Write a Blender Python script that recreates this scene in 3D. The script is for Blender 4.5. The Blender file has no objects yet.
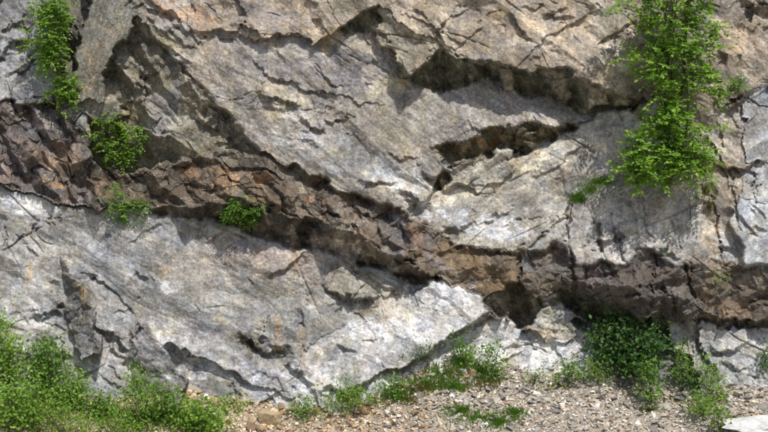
import bpy, math, random, time
import numpy as np
from mathutils import Vector, noise as mnoise
T0 = time.time()
R = math.radians
scene = bpy.context.scene
col = scene.collection

# ------------------------------------------------------------------ camera, sky, sun, exposure
DIST = 22.0                      # metres from the lens to the reference plane of the rock wall
S = 0.02                         # one photo pixel on that plane, metres
cam_d = bpy.data.cameras.new('camera')
cam = bpy.data.objects.new('camera', cam_d); col.objects.link(cam)
cam.location = (0, -DIST, 0); cam.rotation_euler = (R(90), 0, 0)
cam_d.sensor_width = 36; cam_d.lens = 36 * DIST / (768 * S)
cam_d.clip_start = 0.1; cam_d.clip_end = 2000
scene.camera = cam

SUN_EL, SUN_AZ = R(60), R(28)    # azimuth to the right of the wall's normal
world = bpy.data.worlds.new('World'); scene.world = world; world.use_nodes = True
nt = world.node_tree
bg = nt.nodes['Background']
sky = nt.nodes.new('ShaderNodeTexSky'); sky.sky_type = 'NISHITA'; sky.sun_disc = False
sky.sun_elevation = SUN_EL; sky.sun_rotation = R(180) - SUN_AZ
sky.dust_density = 2.5; sky.air_density = 1.0
nt.links.new(sky.outputs[0], bg.inputs[0]); bg.inputs[1].default_value = 0.12
sl = bpy.data.lights.new('sun', 'SUN'); sl.energy = 4.3; sl.angle = R(0.7); sl.color = (1.0, 0.955, 0.895)
sun = bpy.data.objects.new('sun', sl); col.objects.link(sun)
sdir = Vector((math.sin(SUN_AZ) * math.cos(SUN_EL), -math.cos(SUN_AZ) * math.cos(SUN_EL), math.sin(SUN_EL)))
sun.rotation_euler = sdir.to_track_quat('Z', 'Y').to_euler()
vs = scene.view_settings
vs.view_transform = 'Standard'; vs.look = 'None'; vs.gamma = 1; vs.exposure = 0.0

# ------------------------------------------------------------------ helpers
def tag(o, label=None, cat=None, group=None, kind=None):
    if label: o['label'] = label
    if cat: o['category'] = cat
    if group: o['group'] = group
    if kind: o['kind'] = kind
    return o

def empty(name, loc=(0, 0, 0), **k):
    o = bpy.data.objects.new(name, None); col.objects.link(o); o.location = loc
    return tag(o, **k)

def mesh_np(name, V, F, mat, colors=None, smooth=False):
    """V (n,3), F (m,k) numpy arrays -> mesh"""
    me = bpy.data.meshes.new(name)
    n, k = F.shape
    me.vertices.add(len(V)); me.vertices.foreach_set('co', np.ascontiguousarray(V, dtype=np.float32).ravel())
    me.loops.add(n * k); me.loops.foreach_set('vertex_index', np.ascontiguousarray(F, dtype=np.int32).ravel())
    me.polygons.add(n)
    me.polygons.foreach_set('loop_start', np.arange(0, n * k, k, dtype=np.int32))
    me.update(calc_edges=True)
    if colors is not None:
        at = me.color_attributes.new('tint', 'FLOAT_COLOR', 'POINT')
        c4 = np.ones((len(V), 4), np.float32); c4[:, :colors.shape[1]] = colors
        at.data.foreach_set('color', c4.ravel())
    if smooth:
        me.polygons.foreach_set('use_smooth', np.ones(n, bool))
    else:
        me.polygons.foreach_set('use_smooth', np.zeros(n, bool))
    if mat: me.materials.append(mat)
    return me

def link(name, me, parent=None):
    o = bpy.data.objects.new(name, me); col.objects.link(o)
    if parent: o.parent = parent
    return o

# --- gradient noise in numpy
def gnoise(x, y, seed=0):
    r = np.random.RandomState(seed)
    N = 256
    a = r.rand(N, N).astype(np.float32) * 2 * np.pi
    gx, gy = np.cos(a), np.sin(a)
    xi = np.floor(x).astype(np.int32); yi = np.floor(y).astype(np.int32)
    fx = (x - xi).astype(np.float32); fy = (y - yi).astype(np.float32)
    u = fx * fx * fx * (fx * (fx * 6 - 15) + 10); v = fy * fy * fy * (fy * (fy * 6 - 15) + 10)
    x0, x1, y0, y1 = xi & 255, (xi + 1) & 255, yi & 255, (yi + 1) & 255
    def g(ix, iy, dx, dy): return gx[ix, iy] * dx + gy[ix, iy] * dy
    n00 = g(x0, y0, fx, fy); n10 = g(x1, y0, fx - 1, fy)
    n01 = g(x0, y1, fx, fy - 1); n11 = g(x1, y1, fx - 1, fy - 1)
    return ((n00 * (1 - u) + n10 * u) * (1 - v) + (n01 * (1 - u) + n11 * u) * v) * 1.5

def fbm(x, y, oct=4, seed=0, gain=.5):
    s = 0; a = 1.0; f = 1.0; t = 0
    for i in range(oct):
        s = s + a * gnoise(x * f + 7.3 * i, y * f - 3.1 * i, seed + i); t += a; a *= gain; f *= 2.03
    return s / t

def rot(x, y, deg):
    c, s = math.cos(R(deg)), math.sin(R(deg))
    return x * c + y * s, -x * s + y * c

def facets(x, y, size, seed, tilt=1.0, off=1.0, edge=False):
    """nearest-seed cells, each with its own offset and tilt; returns height, id, distance to the edge"""
    r = np.random.RandomState(seed); N = 128
    jx = r.rand(N, N).astype(np.float32); jy = r.rand(N, N).astype(np.float32)
    ox = (r.rand(N, N).astype(np.float32) - .5) * 2; ta = (r.rand(N, N).astype(np.float32) - .5) * 2
    tb = (r.rand(N, N).astype(np.float32) - .5) * 2
    X = x / size; Y = y / size
    xi = np.floor(X).astype(np.int32); yi = np.floor(Y).astype(np.int32)
    best = np.full(X.shape, 1e9, np.float32); sec = best.copy()
    h = np.zeros(X.shape, np.float32); ident = np.zeros(X.shape, np.int32)
    for di in (-1, 0, 1):
        for dj in (-1, 0, 1):
            ci = xi + di; cj = yi + dj; a = ci & 127; b = cj & 127
            dx = X - (ci + jx[a, b]); dy = Y - (cj + jy[a, b])
            d = dx * dx + dy * dy
            m = d < best
            sec = np.where(m, best, np.minimum(sec, d))
            best = np.where(m, d, best)
            h = np.where(m, off * ox[a, b] + tilt * (ta[a, b] * dx + tb[a, b] * dy), h)
            ident = np.where(m, a * 128 + b, ident)
    return h, ident, np.sqrt(sec) - np.sqrt(best)

def chisel(x, y, size, seed, faces=4, steep=2.6, power=1.0):
    """union of small skewed pyramids: flat flakes that fall off steeply on their lower side"""
    r = np.random.RandomState(seed); N = 64
    jx = r.rand(N, N).astype(np.float32); jy = r.rand(N, N).astype(np.float32)
    ox = r.rand(N, N).astype(np.float32) * .55
    fx = []
    for k in range(faces):
        a = 2 * np.pi * (k + r.rand(N, N).astype(np.float32) * .9) / faces
        g = .35 + .55 * r.rand(N, N).astype(np.float32)
        g = np.where(np.sin(a) > .35, g * steep, g)
        fx.append((np.cos(a) * g, np.sin(a) * g))
    X = (x / size).astype(np.float32); Y = (y / size).astype(np.float32)
    xi = np.floor(X).astype(np.int32); yi = np.floor(Y).astype(np.int32)
    h = np.full(X.shape, -9., np.float32)
    for di in (-1, 0, 1):
        for dj in (-1, 0, 1):
            ci = xi + di; cj = yi + dj; n = (ci & 63) * 64 + (cj & 63)
            dx = X - (ci + jx.ravel()[n]); dy = Y - (cj + jy.ravel()[n])
            m = None
            for ca, sa in fx:
                q = ca.ravel()[n] * dx + sa.ravel()[n] * dy
                m = q if m is None else np.maximum(m, q)
            h = np.maximum(h, ox.ravel()[n] - m)
    return h

def sstep(a, b, x):
    t = np.clip((x - a) / (b - a), 0, 1); return t * t * (3 - 2 * t)

# ------------------------------------------------------------------ the rock wall: grid in photo units
gx = np.concatenate([np.linspace(-260, -14, 62)[:-1], np.arange(-14, 782, 0.75), np.linspace(782, 1030, 62)[1:]])
gy = np.concatenate([np.linspace(-260, -12, 62)[:-1], np.arange(-12, 424, 0.75), np.linspace(424, 520, 40)[1:]])
PX, PY = np.meshgrid(gx, gy); PX = PX.astype(np.float32); PY = PY.astype(np.float32)
H, W = PX.shape
WX = PX + 4.5 * fbm(PX / 40, PY / 40, 2, 11) + 1.0 * fbm(PX / 7, PY / 7, 2, 12)
WY = PY + 4.0 * fbm(PX / 36, PY / 36, 2, 13) + 1.0 * fbm(PX / 7, PY / 7, 2, 14)
# angular jitter so that edges break in short straight runs and square corners
for sz_, am_, sd_ in ((24, 3.2, 5), (11, 1.9, 7), (5, 1.0, 9)):
    WX = WX + am_ * facets(PX, PY, sz_, sd_)[0]; WY = WY + am_ * facets(PX * .8 + PY * .2, PY, sz_ * 1.1, sd_ + 100)[0]

D = np.zeros((H, W), np.float32)
LAB = np.zeros((H, W), np.int16)
def inside(poly, x, y):
    c = np.zeros(x.shape, bool); n = len(poly)
    for i in range(n):
        x1, y1 = poly[i][:2]; x2, y2 = poly[(i + 1) % n][:2]
        if y1 == y2: continue
        m = ((y1 > y) != (y2 > y)) & (x < (x2 - x1) * (y - y1) / (y2 - y1) + x1)
        c ^= m
    return c
def bbox(poly, pad=14):
    xs = [p[0] for p in poly]; ys = [p[1] for p in poly]
    i0 = max(0, np.searchsorted(gx, min(xs) - pad)); i1 = min(W, np.searchsorted(gx, max(xs) + pad))
    j0 = max(0, np.searchsorted(gy, min(ys) - pad)); j1 = min(H, np.searchsorted(gy, max(ys) + pad))
    return slice(j0, j1), slice(i0, i1)
def mvc(poly, x, y):
    """mean value interpolation of the vertex depths"""
    P = np.array(poly, np.float64); n = len(P)
    dx = P[:, 0, None] - x[None]; dy = P[:, 1, None] - y[None]
    r = np.sqrt(dx * dx + dy * dy) + 1e-4
    t = np.zeros((n, len(x)))
    for i in range(n):
        j = (i + 1) % n
        cr = dx[i] * dy[j] - dx[j] * dy[i]; dt = dx[i] * dx[j] + dy[i] * dy[j]
        rr_ = r[i] * r[j]; crs = np.where(np.abs(cr) < 1e-7, 1e-7, cr)
        t[i] = np.where(dt < 0, (rr_ - dt) / crs, cr / (rr_ + dt + 1e-9))       # tan(half angle)
    w = np.zeros_like(t)
    for i in range(n): w[i] = (t[i - 1] + t[i]) / r[i]
    sw = w.sum(0); sw = np.where(np.abs(sw) < 1e-9, 1e-9, sw)
    v = (w * P[:, 2, None]).sum(0) / sw
    iv = (P[:, 2, None] / (r * r * r)).sum(0) / (1 / (r * r * r)).sum(0)      # plain inverse distance where a concave outline breaks the sum
    v = np.where(np.abs(v - iv) > .28, iv + np.clip(v - iv, -.28, .28), v)
    return np.clip(v, P[:, 2].min(), P[:, 2].max())
REG = []     # name, part key
def region(key, poly):
    REG.append(key); rid = len(REG)
    sl_ = bbox(poly); x = WX[sl_]; y = WY[sl_]
    m = inside(poly, x, y)
    if not m.any(): return
    v = mvc(poly, x[m].astype(np.float64), y[m].astype(np.float64))
    d = D[sl_]; d[m] = v; l = LAB[sl_]; l[m] = rid

region('lower_left', [(-260,100,.05),(0,181,.05),(60,206,.05),(110,211,0),(150,214,0),(225,222,-.1),(300,242,-.12),(380,263,-.12),(432,284,-.1),(440,345,.15),(385,372,.2),(340,395,.2),(330,540,.6),(-260,540,.7)])
region('middle', [(128,-262,.6),(131,0,.5),(140,22,.45),(150,38,.45),(165,48,.45),(178,62,.45),(190,78,.45),(203,88,.45),(210,103,.45),(220,112,.42),(232,125,.4),(245,140,.38),(262,150,.38),(285,160,.36),(305,170,.34),(325,180,.33),(345,190,.32),(365,198,.32),(385,205,.3),(405,213,.28),(432,200,.2),(437,182,.15),(440,150,.3),(490,132,.34),(530,125,.34),(575,127,.2),(600,118,.05),(560,100,0),(520,94,0),(480,78,0),(440,84,.12),(415,80,.16),(395,58,.22),(383,-20,.25),(383,-262,.3)])
region('far_left', [(-260,-262,.2),(60,-262,.3),(66,0,.2),(70,85,.2),(50,97,.2),(30,102,.25),(0,104,.25),(-260,104,.3)])
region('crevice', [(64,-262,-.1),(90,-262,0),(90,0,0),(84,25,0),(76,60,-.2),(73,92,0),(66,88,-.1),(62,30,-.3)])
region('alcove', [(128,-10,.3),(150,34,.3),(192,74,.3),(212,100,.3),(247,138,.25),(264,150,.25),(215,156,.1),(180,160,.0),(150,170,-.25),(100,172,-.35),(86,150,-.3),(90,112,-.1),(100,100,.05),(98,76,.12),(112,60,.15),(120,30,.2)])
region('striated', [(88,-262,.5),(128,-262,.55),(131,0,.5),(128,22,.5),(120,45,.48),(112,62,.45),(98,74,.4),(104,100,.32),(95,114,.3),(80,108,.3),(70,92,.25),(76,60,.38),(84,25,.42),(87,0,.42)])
region('striated', [(96,102,.18),(104,100,.22),(114,104,.22),(120,115,.18),(105,125,.1),(85,118,.1),(60,118,.15),(70,108,.2)])
# wavy ribs inside the alcove
def rib(pts, h, wu_, wl):
    sl_ = bbox(pts, 40); x = WX[sl_] + 4.5 * facets(PX[sl_], PY[sl_], 15, 777)[0]; y = WY[sl_] + 3.5 * facets(PX[sl_], PY[sl_], 14, 778)[0]
    d, sg, t = seg_field(pts, x, y)
    tap = np.clip(np.minimum(t, 1 - t) * 5 + .1, 0, 1)
    D[sl_] += h * tap * np.where(sg < 0, np.clip(1 - d / wu_, 0, 1), np.clip(1 - d / wl, 0, 1)) * np.where((t <= 0) | (t >= 1), .3, 1) * (LAB[sl_] == ALC)
ALC = REG.index('alcove') + 1
RIBS = [([(128,52),(136,70),(142,92),(152,112),(160,132),(176,156)], .34, 5, 16), ([(146,50),(156,68),(172,86),(184,104),(192,122),(206,146)], .30, 5, 13),
 ([(158,42),(176,62),(188,84),(204,102),(212,118),(222,134)], .26, 4, 11), ([(132,32),(146,44),(160,60),(168,72)], .22, 4, 9), ([(140,88),(148,110),(156,136),(164,150)], .24, 4, 10),
 ([(170,98),(180,116),(186,134),(194,150)], .26, 4, 9), ([(210,118),(218,128),(228,148)], .26, 3, 9), ([(224,116),(232,128),(242,146)], .30, 3, 10), ([(112,98),(122,116),(132,134),(142,146)], .26, 4, 14),
 ([(106,128),(120,134),(136,150)], .22, 4, 9), ([(196,78),(206,92),(214,104)], .2, 3, 7)]
# upper slab with its long lip
region('upper', [(200,-262,.85),(190,27,.47),(205,31,.5),(240,31,.52),(262,36,.58),(290,31,.52),(318,38,.58),(330,36,.6),(345,24,.66),(383,8,.72),(400,25,.76),(420,36,.8),(450,48,.86),(475,60,.88),(510,64,.92),(530,72,.92),(560,70,.92),(580,77,.9),(600,84,.86),(625,88,.76),(642,94,.6),(655,60,.62),(680,0,.68),(700,-262,.9)])
region('right_upper', [(686,-262,.9),(1030,-262,.8),(1030,262,.5),(768,262,.5),(705,262,.5),(700,185,.4),(690,120,.4),(660,96,.42),(642,90,.45),(655,60,.58),(680,0,.64)])
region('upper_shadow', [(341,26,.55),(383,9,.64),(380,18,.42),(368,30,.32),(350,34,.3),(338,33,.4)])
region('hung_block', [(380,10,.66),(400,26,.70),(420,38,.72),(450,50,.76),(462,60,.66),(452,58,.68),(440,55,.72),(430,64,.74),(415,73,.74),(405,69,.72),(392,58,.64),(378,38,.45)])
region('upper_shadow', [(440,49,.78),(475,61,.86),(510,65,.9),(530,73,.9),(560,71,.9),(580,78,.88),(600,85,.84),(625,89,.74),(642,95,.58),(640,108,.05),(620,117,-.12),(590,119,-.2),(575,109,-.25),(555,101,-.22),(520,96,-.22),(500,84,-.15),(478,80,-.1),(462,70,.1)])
for pl_ in ([(498,70,.7),(513,68,.72),(516,88,.2),(504,95,.1)], [(464,62,.66),(486,62,.72),(482,76,.4),(466,80,.2)], [(543,76,.7),(561,76,.72),(574,100,.25),(556,98,.12)], [(588,86,.66),(605,88,.66),(612,106,.25),(594,110,.15)], [(618,92,.5),(632,94,.45),(628,106,.2),(616,106,.15)]):
    region('hung_block', pl_)
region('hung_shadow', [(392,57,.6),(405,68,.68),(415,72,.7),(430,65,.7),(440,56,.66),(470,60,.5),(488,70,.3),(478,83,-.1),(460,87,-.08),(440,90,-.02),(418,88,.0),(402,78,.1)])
region('slope', [(437,182,-.1),(460,172,-.12),(495,157,-.1),(520,151,-.1),(545,142,-.08),(572,130,0),(600,118,.0),(640,108,.1),(660,96,.3),(690,120,.36),(700,185,.4),(620,200,.34),(575,205,.22),(560,235,.18),(540,250,.12),(518,252,.07),(480,245,.06),(450,240,.07),(425,230,.1),(405,213,.16),(425,200,.1)])
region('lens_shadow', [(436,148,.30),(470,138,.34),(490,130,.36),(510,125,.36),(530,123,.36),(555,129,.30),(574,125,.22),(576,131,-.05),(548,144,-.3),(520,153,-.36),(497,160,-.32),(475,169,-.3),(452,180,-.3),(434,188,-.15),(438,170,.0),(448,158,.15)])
for pl_ in ([(516,130,.3),(534,130,.28),(530,144,.0),(514,146,-.05)],):
    region('lens_block', pl_)
region('middle', [(440,168,.10),(456,161,.14),(490,152,.02),(476,160,-.05),(460,169,.0),(446,174,.0)])
region('slope', [(490,156,.10),(502,150,.16),(513,152,.16),(509,170,.06),(495,185,.02),(470,184,.0),(450,190,0),(440,188,-.02)])
region('right_mid', [(575,205,.3),(600,190,.35),(635,184,.38),(700,185,.42),(705,265,.52),(680,262,.52),(655,250,.52),(640,247,.52),(625,262,.52),(600,258,.47),(590,265,.42),(565,258,.36),(560,235,.3)])
region('right_edge', [(742,102,.56),(768,80,.62),(1030,80,.7),(1030,165,.6),(748,165,.54)])
region('right_edge', [(745,172,.5),(768,165,.52),(1030,165,.6),(1030,262,.55),(744,262,.58),(735,220,.56)])
# the dark dyke
region('jumble', [(-260,100,.2),(0,102,.2),(30,100,.2),(55,103,.15),(78,125,.2),(90,150,.2),(95,170,.2),(100,190,.25),(112,208,.3),(60,205,.3),(30,195,.3),(0,180,.3),(-260,120,.3)])
region('dyke', [(86,156,.05),(100,168,.0),(150,168,0),(180,158,.05),(215,152,.15),(262,150,.25),(305,170,.24),(345,190,.24),(405,213,.25),(420,228,.3),(418,262,.35),(400,258,.52),(380,246,.58),(350,234,.58),(320,225,.58),(290,215,.58),(260,206,.56),(230,201,.5),(190,202,.38),(150,207,.24),(110,208,.15),(95,190,.1)])
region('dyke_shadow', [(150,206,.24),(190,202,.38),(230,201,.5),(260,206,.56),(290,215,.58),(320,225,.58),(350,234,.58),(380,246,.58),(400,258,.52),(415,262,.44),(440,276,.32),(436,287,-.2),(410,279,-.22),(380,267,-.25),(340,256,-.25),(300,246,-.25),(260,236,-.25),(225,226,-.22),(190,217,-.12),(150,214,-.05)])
region('brown_dyke', [(405,213,.3),(425,230,.22),(450,241,.16),(480,246,.12),(520,252,.12),(545,250,.16),(560,240,.2),(570,262,.3),(565,290,.3),(540,297,.15),(515,290,.2),(500,300,.15),(480,299,.22),(455,291,.32),(440,279,.36),(415,262,.42)])
region('notch', [(497,287,.0),(520,285,-.1),(545,297,.05),(562,300,.0),(548,312,-.3),(532,322,-.35),(515,324,-.4),(500,318,-.35),(488,307,-.2),(480,299,.0)])
region('dark_bulge', [(560,240,.25),(565,258,.3),(590,266,.42),(600,260,.45),(625,263,.5),(640,248,.5),(655,252,.5),(680,264,.5),(700,268,.5),(702,300,.6),(696,322,.5),(685,322,.68),(660,315,.78),(640,310,.78),(615,300,.72),(590,298,.55),(570,290,.4),(560,285,.28)])
region('dark_bulge', [(562,276,.45),(590,284,.72),(620,286,.86),(650,294,.92),(690,300,.82),(704,296,.62),(698,324,.30),(685,325,.34),(660,317,.42),(640,312,.44),(615,302,.44),(590,299,.36),(572,292,.3)])
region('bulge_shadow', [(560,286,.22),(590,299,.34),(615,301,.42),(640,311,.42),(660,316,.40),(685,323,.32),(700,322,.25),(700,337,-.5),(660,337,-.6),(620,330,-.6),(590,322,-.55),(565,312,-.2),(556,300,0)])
region('right_brown', [(700,268,.5),(720,262,.5),(768,264,.5),(1030,262,.5),(1030,330,.55),(768,325,.52),(735,322,.52),(705,318,.57),(700,300,.57)])
region('lower_right', [(700,322,.12),(735,326,.15),(768,330,.1),(1030,336,.1),(1030,540,.7),(700,540,.7),(690,380,.35),(688,335,.05)])
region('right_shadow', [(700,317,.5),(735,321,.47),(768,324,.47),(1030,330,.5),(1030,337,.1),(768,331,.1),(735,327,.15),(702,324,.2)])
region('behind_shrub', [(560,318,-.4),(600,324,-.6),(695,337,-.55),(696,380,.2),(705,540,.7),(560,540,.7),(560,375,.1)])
region('lower_white', [(496,318,-.25),(535,330,-.25),(565,322,-.28),(592,340,-.2),(596,375,.1),(600,540,.7),(380,540,.7),(360,400,.15),(385,374,.0),(440,348,-.1),(494,314,-.25)])
region('small_block', [(534,318,.0),(541,309,.08),(550,308,.1),(562,318,.06),(575,330,0),(570,338,-.08),(545,338,-.1),(538,330,-.1)])
region('small_block', [(672,326,-.1),(690,322,0),(697,336,.0),(695,352,.1),(680,350,.0),(672,340,-.1)])
region('bright_slab', [(405,294,.0),(425,284,.12),(445,281,.18),(475,291,.2),(490,301,.20),(492,312,.20),(440,345,.22),(385,372,.24),(340,395,.22),(332,540,.8),(280,540,.7),(290,400,.2),(300,350,.1),(350,320,.04)])
region('slab_edge_shadow', [(489,304,.18),(492,312,.2),(440,345,.2),(385,372,.22),(345,394,.2),(350,396,.1),(388,376,-.05),(442,350,-.15),(496,316,-.25),(498,306,-.2)])
region('wedge', [(322,286,.02),(332,272,-.04),(345,256,-.06),(365,274,-.02),(404,293,-.02),(386,292,.04),(370,298,.07),(352,301,.08),(336,295,.06)])
region('fin', [(60,252,.2),(69,266,.45),(82,288,.6),(95,322,.75),(100,354,.8),(84,364,.6),(73,330,.40),(65,295,.25)])
region('lower_left', [(150,350,.0),(172,340,.02),(192,356,.02),(212,362,.05),(255,380,.1),(300,400,.2),(300,540,.7),(180,540,.7),(186,385,.15),(165,358,.02)])

region('fin', [(134,320,.2),(144,324,.4),(160,342,.6),(188,382,.75),(184,405,.8),(140,405,.5),(134,360,.35)])
# close slivers left between neighbouring outlines
def runf(A, f, k):
    for _ in range(k):
        p_ = np.pad(A, 1, mode='edge'); A = f(f(p_[:-2, 1:-1], p_[2:, 1:-1]), f(A, f(p_[1:-1, :-2], p_[1:-1, 2:])))
    return A
Dc = runf(runf(D, np.maximum, 5), np.minimum, 5)
gap = Dc - D > .06
LAB = np.where(gap, np.roll(LAB, 6, 0), LAB); D = np.where(gap, Dc, D).astype(np.float32)

# small ledges (below them the surface drops back, then comes forward again)
def seg_field(pts, x, y):
    best = np.full(x.shape, 1e9, np.float32); sgn = np.zeros(x.shape, np.float32); tt = np.zeros(x.shape, np.float32)
    P = np.array(pts, np.float32); L = np.hypot(*(P[1:] - P[:-1]).T); cum = np.concatenate([[0], np.cumsum(L)])
    for i in range(len(P) - 1):
        ax, ay = P[i]; bx, by = P[i + 1]; ux, uy = bx - ax, by - ay; l2 = ux * ux + uy * uy + 1e-6
        t = np.clip(((x - ax) * ux + (y - ay) * uy) / l2, 0, 1)
        dx = x - (ax + t * ux); dy = y - (ay + t * uy); d = np.sqrt(dx * dx + dy * dy)
        m = d < best
        best = np.where(m, d, best)
        sgn = np.where(m, np.sign(ux * dy - uy * dx), sgn)
        tt = np.where(m, (cum[i] + t * L[i]) / cum[-1], tt)
    return best, sgn, tt
FJ1 = facets(PX, PY, 6, 555)[0]; FJ2 = facets(PX, PY, 7, 556)[0]; FJ3 = facets(PX, PY, 13, 557)[0]
def ledge(pts, h, w=2.5, L=22, lip=.35):
    sl_ = bbox(pts, 14 + L * 2.5); x = WX[sl_]; y = WY[sl_]
    x = x + 1.3 * FJ1[sl_]; y = y + 1.3 * FJ2[sl_]
    d, s, t = seg_field(pts, x, y)
    tap = np.clip(np.minimum(t, 1 - t) * 6, 0, 1)
    h = h * (.55 + .55 * np.abs(FJ3[sl_] + .5)); w = max(1.0, w * .55)
    below = np.clip(d / w, 0, 1) * np.exp(-np.clip(d - w, 0, None) / L)
    above = lip * np.exp(-d / (L * .7))
    D[sl_] += np.where(s >= 0, -h * below, h * above) * np.where((t <= 0) | (t >= 1), np.exp(-d / 3), 1) * tap
def crack(pts, depth=.07, w=1.0):
    sl_ = bbox(pts, 12); x = WX[sl_]; y = WY[sl_]
    d, s, t = seg_field(pts, x, y)
    tap = np.clip(np.minimum(t, 1 - t) * 5 + .25, 0, 1)
    D[sl_] -= depth * tap * np.clip(1.25 - d / w, 0, 1)

ledge([(192,28),(205,30),(232,33),(246,22),(262,34),(290,31)], .10, 2, 9)
ledge([(254,93),(268,96),(276,103),(292,106),(303,106)], .16, 4, 9)
ledge([(302,118),(308,124),(318,126),(330,124)], .12, 3, 8)
ledge([(328,118),(340,120),(353,118)], .08, 2, 6)
ledge([(262,108),(285,112),(300,107),(322,110)], .05, 2, 9)
ledge([(240,44),(248,60),(262,72),(285,82),(312,92),(345,99),(372,104),(388,100)], .08, 2, 12)
ledge([(278,46),(284,56),(280,68)], .05, 2, 7)
ledge([(312,60),(330,76),(350,92)], .05, 2, 10)
ledge([(372,56),(378,64),(386,72),(396,80)], .07, 2, 6)
ledge([(430,147),(442,150),(452,152)], .05, 2, 5)
ledge([(384,150),(400,160),(414,158),(428,164)], .05, 2, 8)
ledge([(395,190),(412,196),(424,204)], .10, 3, 6)
ledge([(404,200),(420,206),(432,202)], .12, 3, 5)
ledge([(428,172),(438,180),(446,190)], .10, 3, 6)
ledge([(300,140),(312,142),(322,146)], .04, 1.6, 6)
ledge([(345,134),(356,134),(364,138)], .04, 1.6, 5)
ledge([(400,12),(416,20),(432,24)], .04, 2, 7)
ledge([(410,10),(422,14),(434,22)], .05, 2, 5)
ledge([(432,28),(448,18),(476,6)], .05, 2, 9)
ledge([(558,10),(564,14),(570,10)], .10, 2.5, 4)
ledge([(516,2),(530,5),(545,4)], .06, 2, 5)
ledge([(740,2),(756,3),(770,8),(790,10)], .35, 14, 24, .1)
ledge([(648,20),(650,40),(646,56)], .12, 5, 8)
ledge([(700,72),(712,78),(720,84)], .12, 3, 8)
ledge([(716,108),(730,104),(742,98),(756,92)], .18, 4, 8)
ledge([(700,160),(716,162),(732,166),(744,170),(756,166),(770,162)], .12, 3, 9)
ledge([(742,98),(746,112),(744,124)], .15, 3, 6)
ledge([(560,168),(568,158),(580,150),(600,140)], .06, 3, 14)
ledge([(436,190),(462,184),(480,190),(497,184),(508,178)], .08, 2.5, 9)
ledge([(440,226),(462,228),(480,224),(505,216),(520,210)], .06, 2.5, 8)
ledge([(436,236),(452,242),(470,244),(488,250),(522,252)], .10, 3, 6)
ledge([(593,238),(598,238),(606,240),(612,236),(614,228)], .22, 4, 8)
ledge([(584,262),(592,266),(600,262),(610,260)], .08, 4, 8)
ledge([(640,248),(650,252),(660,252),(672,246),(676,252),(682,262)], .07, 4, 8)
ledge([(700,262),(724,264),(742,268),(768,264)], .05, 3, 8)
ledge([(335,252),(345,254),(352,262),(366,274),(380,284),(404,292)], .16, 6, 6, .5)
ledge([(324,288),(334,292),(344,298),(360,299),(372,296)], .18, 5, 8)
ledge([(160,352),(172,348),(184,352),(194,360),(206,358)], .12, 4, 10)
ledge([(234,331),(246,340),(262,347),(276,352),(290,350)], .18, 7, 9)
ledge([(258,342),(262,330),(268,336)], .15, 3, 8)
ledge([(278,362),(290,370),(304,376),(312,388)], .14, 3, 10)
ledge([(316,396),(322,389),(332,388),(342,394)], .18, 5, 8)
ledge([(253,368),(264,370),(272,376)], .06, 3, 6)
ledge([(234,380),(242,388),(247,390)], .10, 3, 5)
ledge([(32,306),(42,316),(52,312),(62,312),(68,318)], .20, 7, 7)
ledge([(55,304),(62,300),(68,306)], .12, 3, 6)
ledge([(44,282),(52,276),(60,278)], .08, 2.5, 6)
ledge([(96,326),(108,334),(118,336),(128,344),(132,350)], .15, 4, 7)
ledge([(104,340),(116,348),(124,354),(134,356)], .12, 3, 6)
ledge([(108,360),(118,368),(124,378)], .08, 3, 5)
ledge([(86,268),(98,272),(108,278)], .04, 2, 8)
ledge([(160,276),(150,288),(140,298)], .05, 2.5, 12)
ledge([(360,338),(372,336),(388,342)], .06, 2, 6)
ledge([(710,340),(722,350),(740,348),(756,338)], .12, 4, 10)
ledge([(722,362),(738,372),(752,366)], .10, 4, 10)
ledge([(700,330),(706,346),(712,364),(716,380)], .16, 3, 6)
ledge([(512,340),(530,346),(546,356)], .05, 2.5, 8)
ledge([(40,10),(44,30),(36,50),(20,66)], .14, 5, 14)
ledge([(0,60),(12,44),(30,36)], .12, 4, 14)
ledge([(6,74),(18,66),(34,58)], .12, 4, 8)
ledge([(0,34),(10,28),(24,12)], .10, 4, 10)
ledge([(96,84),(104,78),(112,72),(118,60)], .10, 3, 7)
ledge([(160,10),(176,20),(190,30),(204,40)], .10, 3, 10)
ledge([(140,2),(150,12),(164,14),(172,24)], .08, 3, 8)
ledge([(160,30),(176,34),(186,44),(196,46)], .10, 3, 8)
ledge([(170,44),(182,56),(196,66)], .08, 3, 8)
crack([(206,92),(230,98),(252,94)], .06)
crack([(320,-20),(330,10),(345,34)], .04, .8)
crack([(205,0),(216,14),(224,24)], .05)
crack([(430,40),(440,26),(452,12),(470,2)], .06)
crack([(470,28),(486,16),(500,10)], .06)
crack([(378,52),(386,66)], .06)
crack([(523,252),(534,240),(548,230),(562,214),(572,206)], .10, 1.3)
crack([(564,220),(566,236),(568,250),(576,264)], .12, 1.6)
crack([(715,120),(722,150),(734,190),(742,220)], .09, 1.1)
crack([(728,176),(738,206),(746,234)], .07, 1)
crack([(704,188),(716,214),(720,240),(718,262)], .12, 1.6)
crack([(672,216),(677,234),(686,250)], .07)
crack([(593,216),(594,230),(598,244),(600,258)], .14, 1.8)
crack([(610,224),(618,246),(622,262)], .14, 1.8)
crack([(570,250),(574,272),(572,292)], .16, 2.2)
crack([(655,250),(654,276),(660,300)], .10, 1.5)
crack([(685,262),(690,284),(698,306)], .12, 1.8)
crack([(586,262),(584,280),(590,296)], .10, 1.5)
crack([(523,256),(520,270),(518,290)], .14, 1.8)
crack([(600,290),(604,276),(602,264)], .06, 1.2)
crack([(638,262),(640,280),(642,300)], .08, 1.4)
crack([(668,280),(671,300),(672,318)], .10, 1.6)
crack([(0,254),(12,246),(28,236),(44,224)], .10, 1.4)
crack([(0,226),(4,240),(2,252)], .08, 1.2)
crack([(48,218),(58,226),(62,214)], .07, 1.1)
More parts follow.
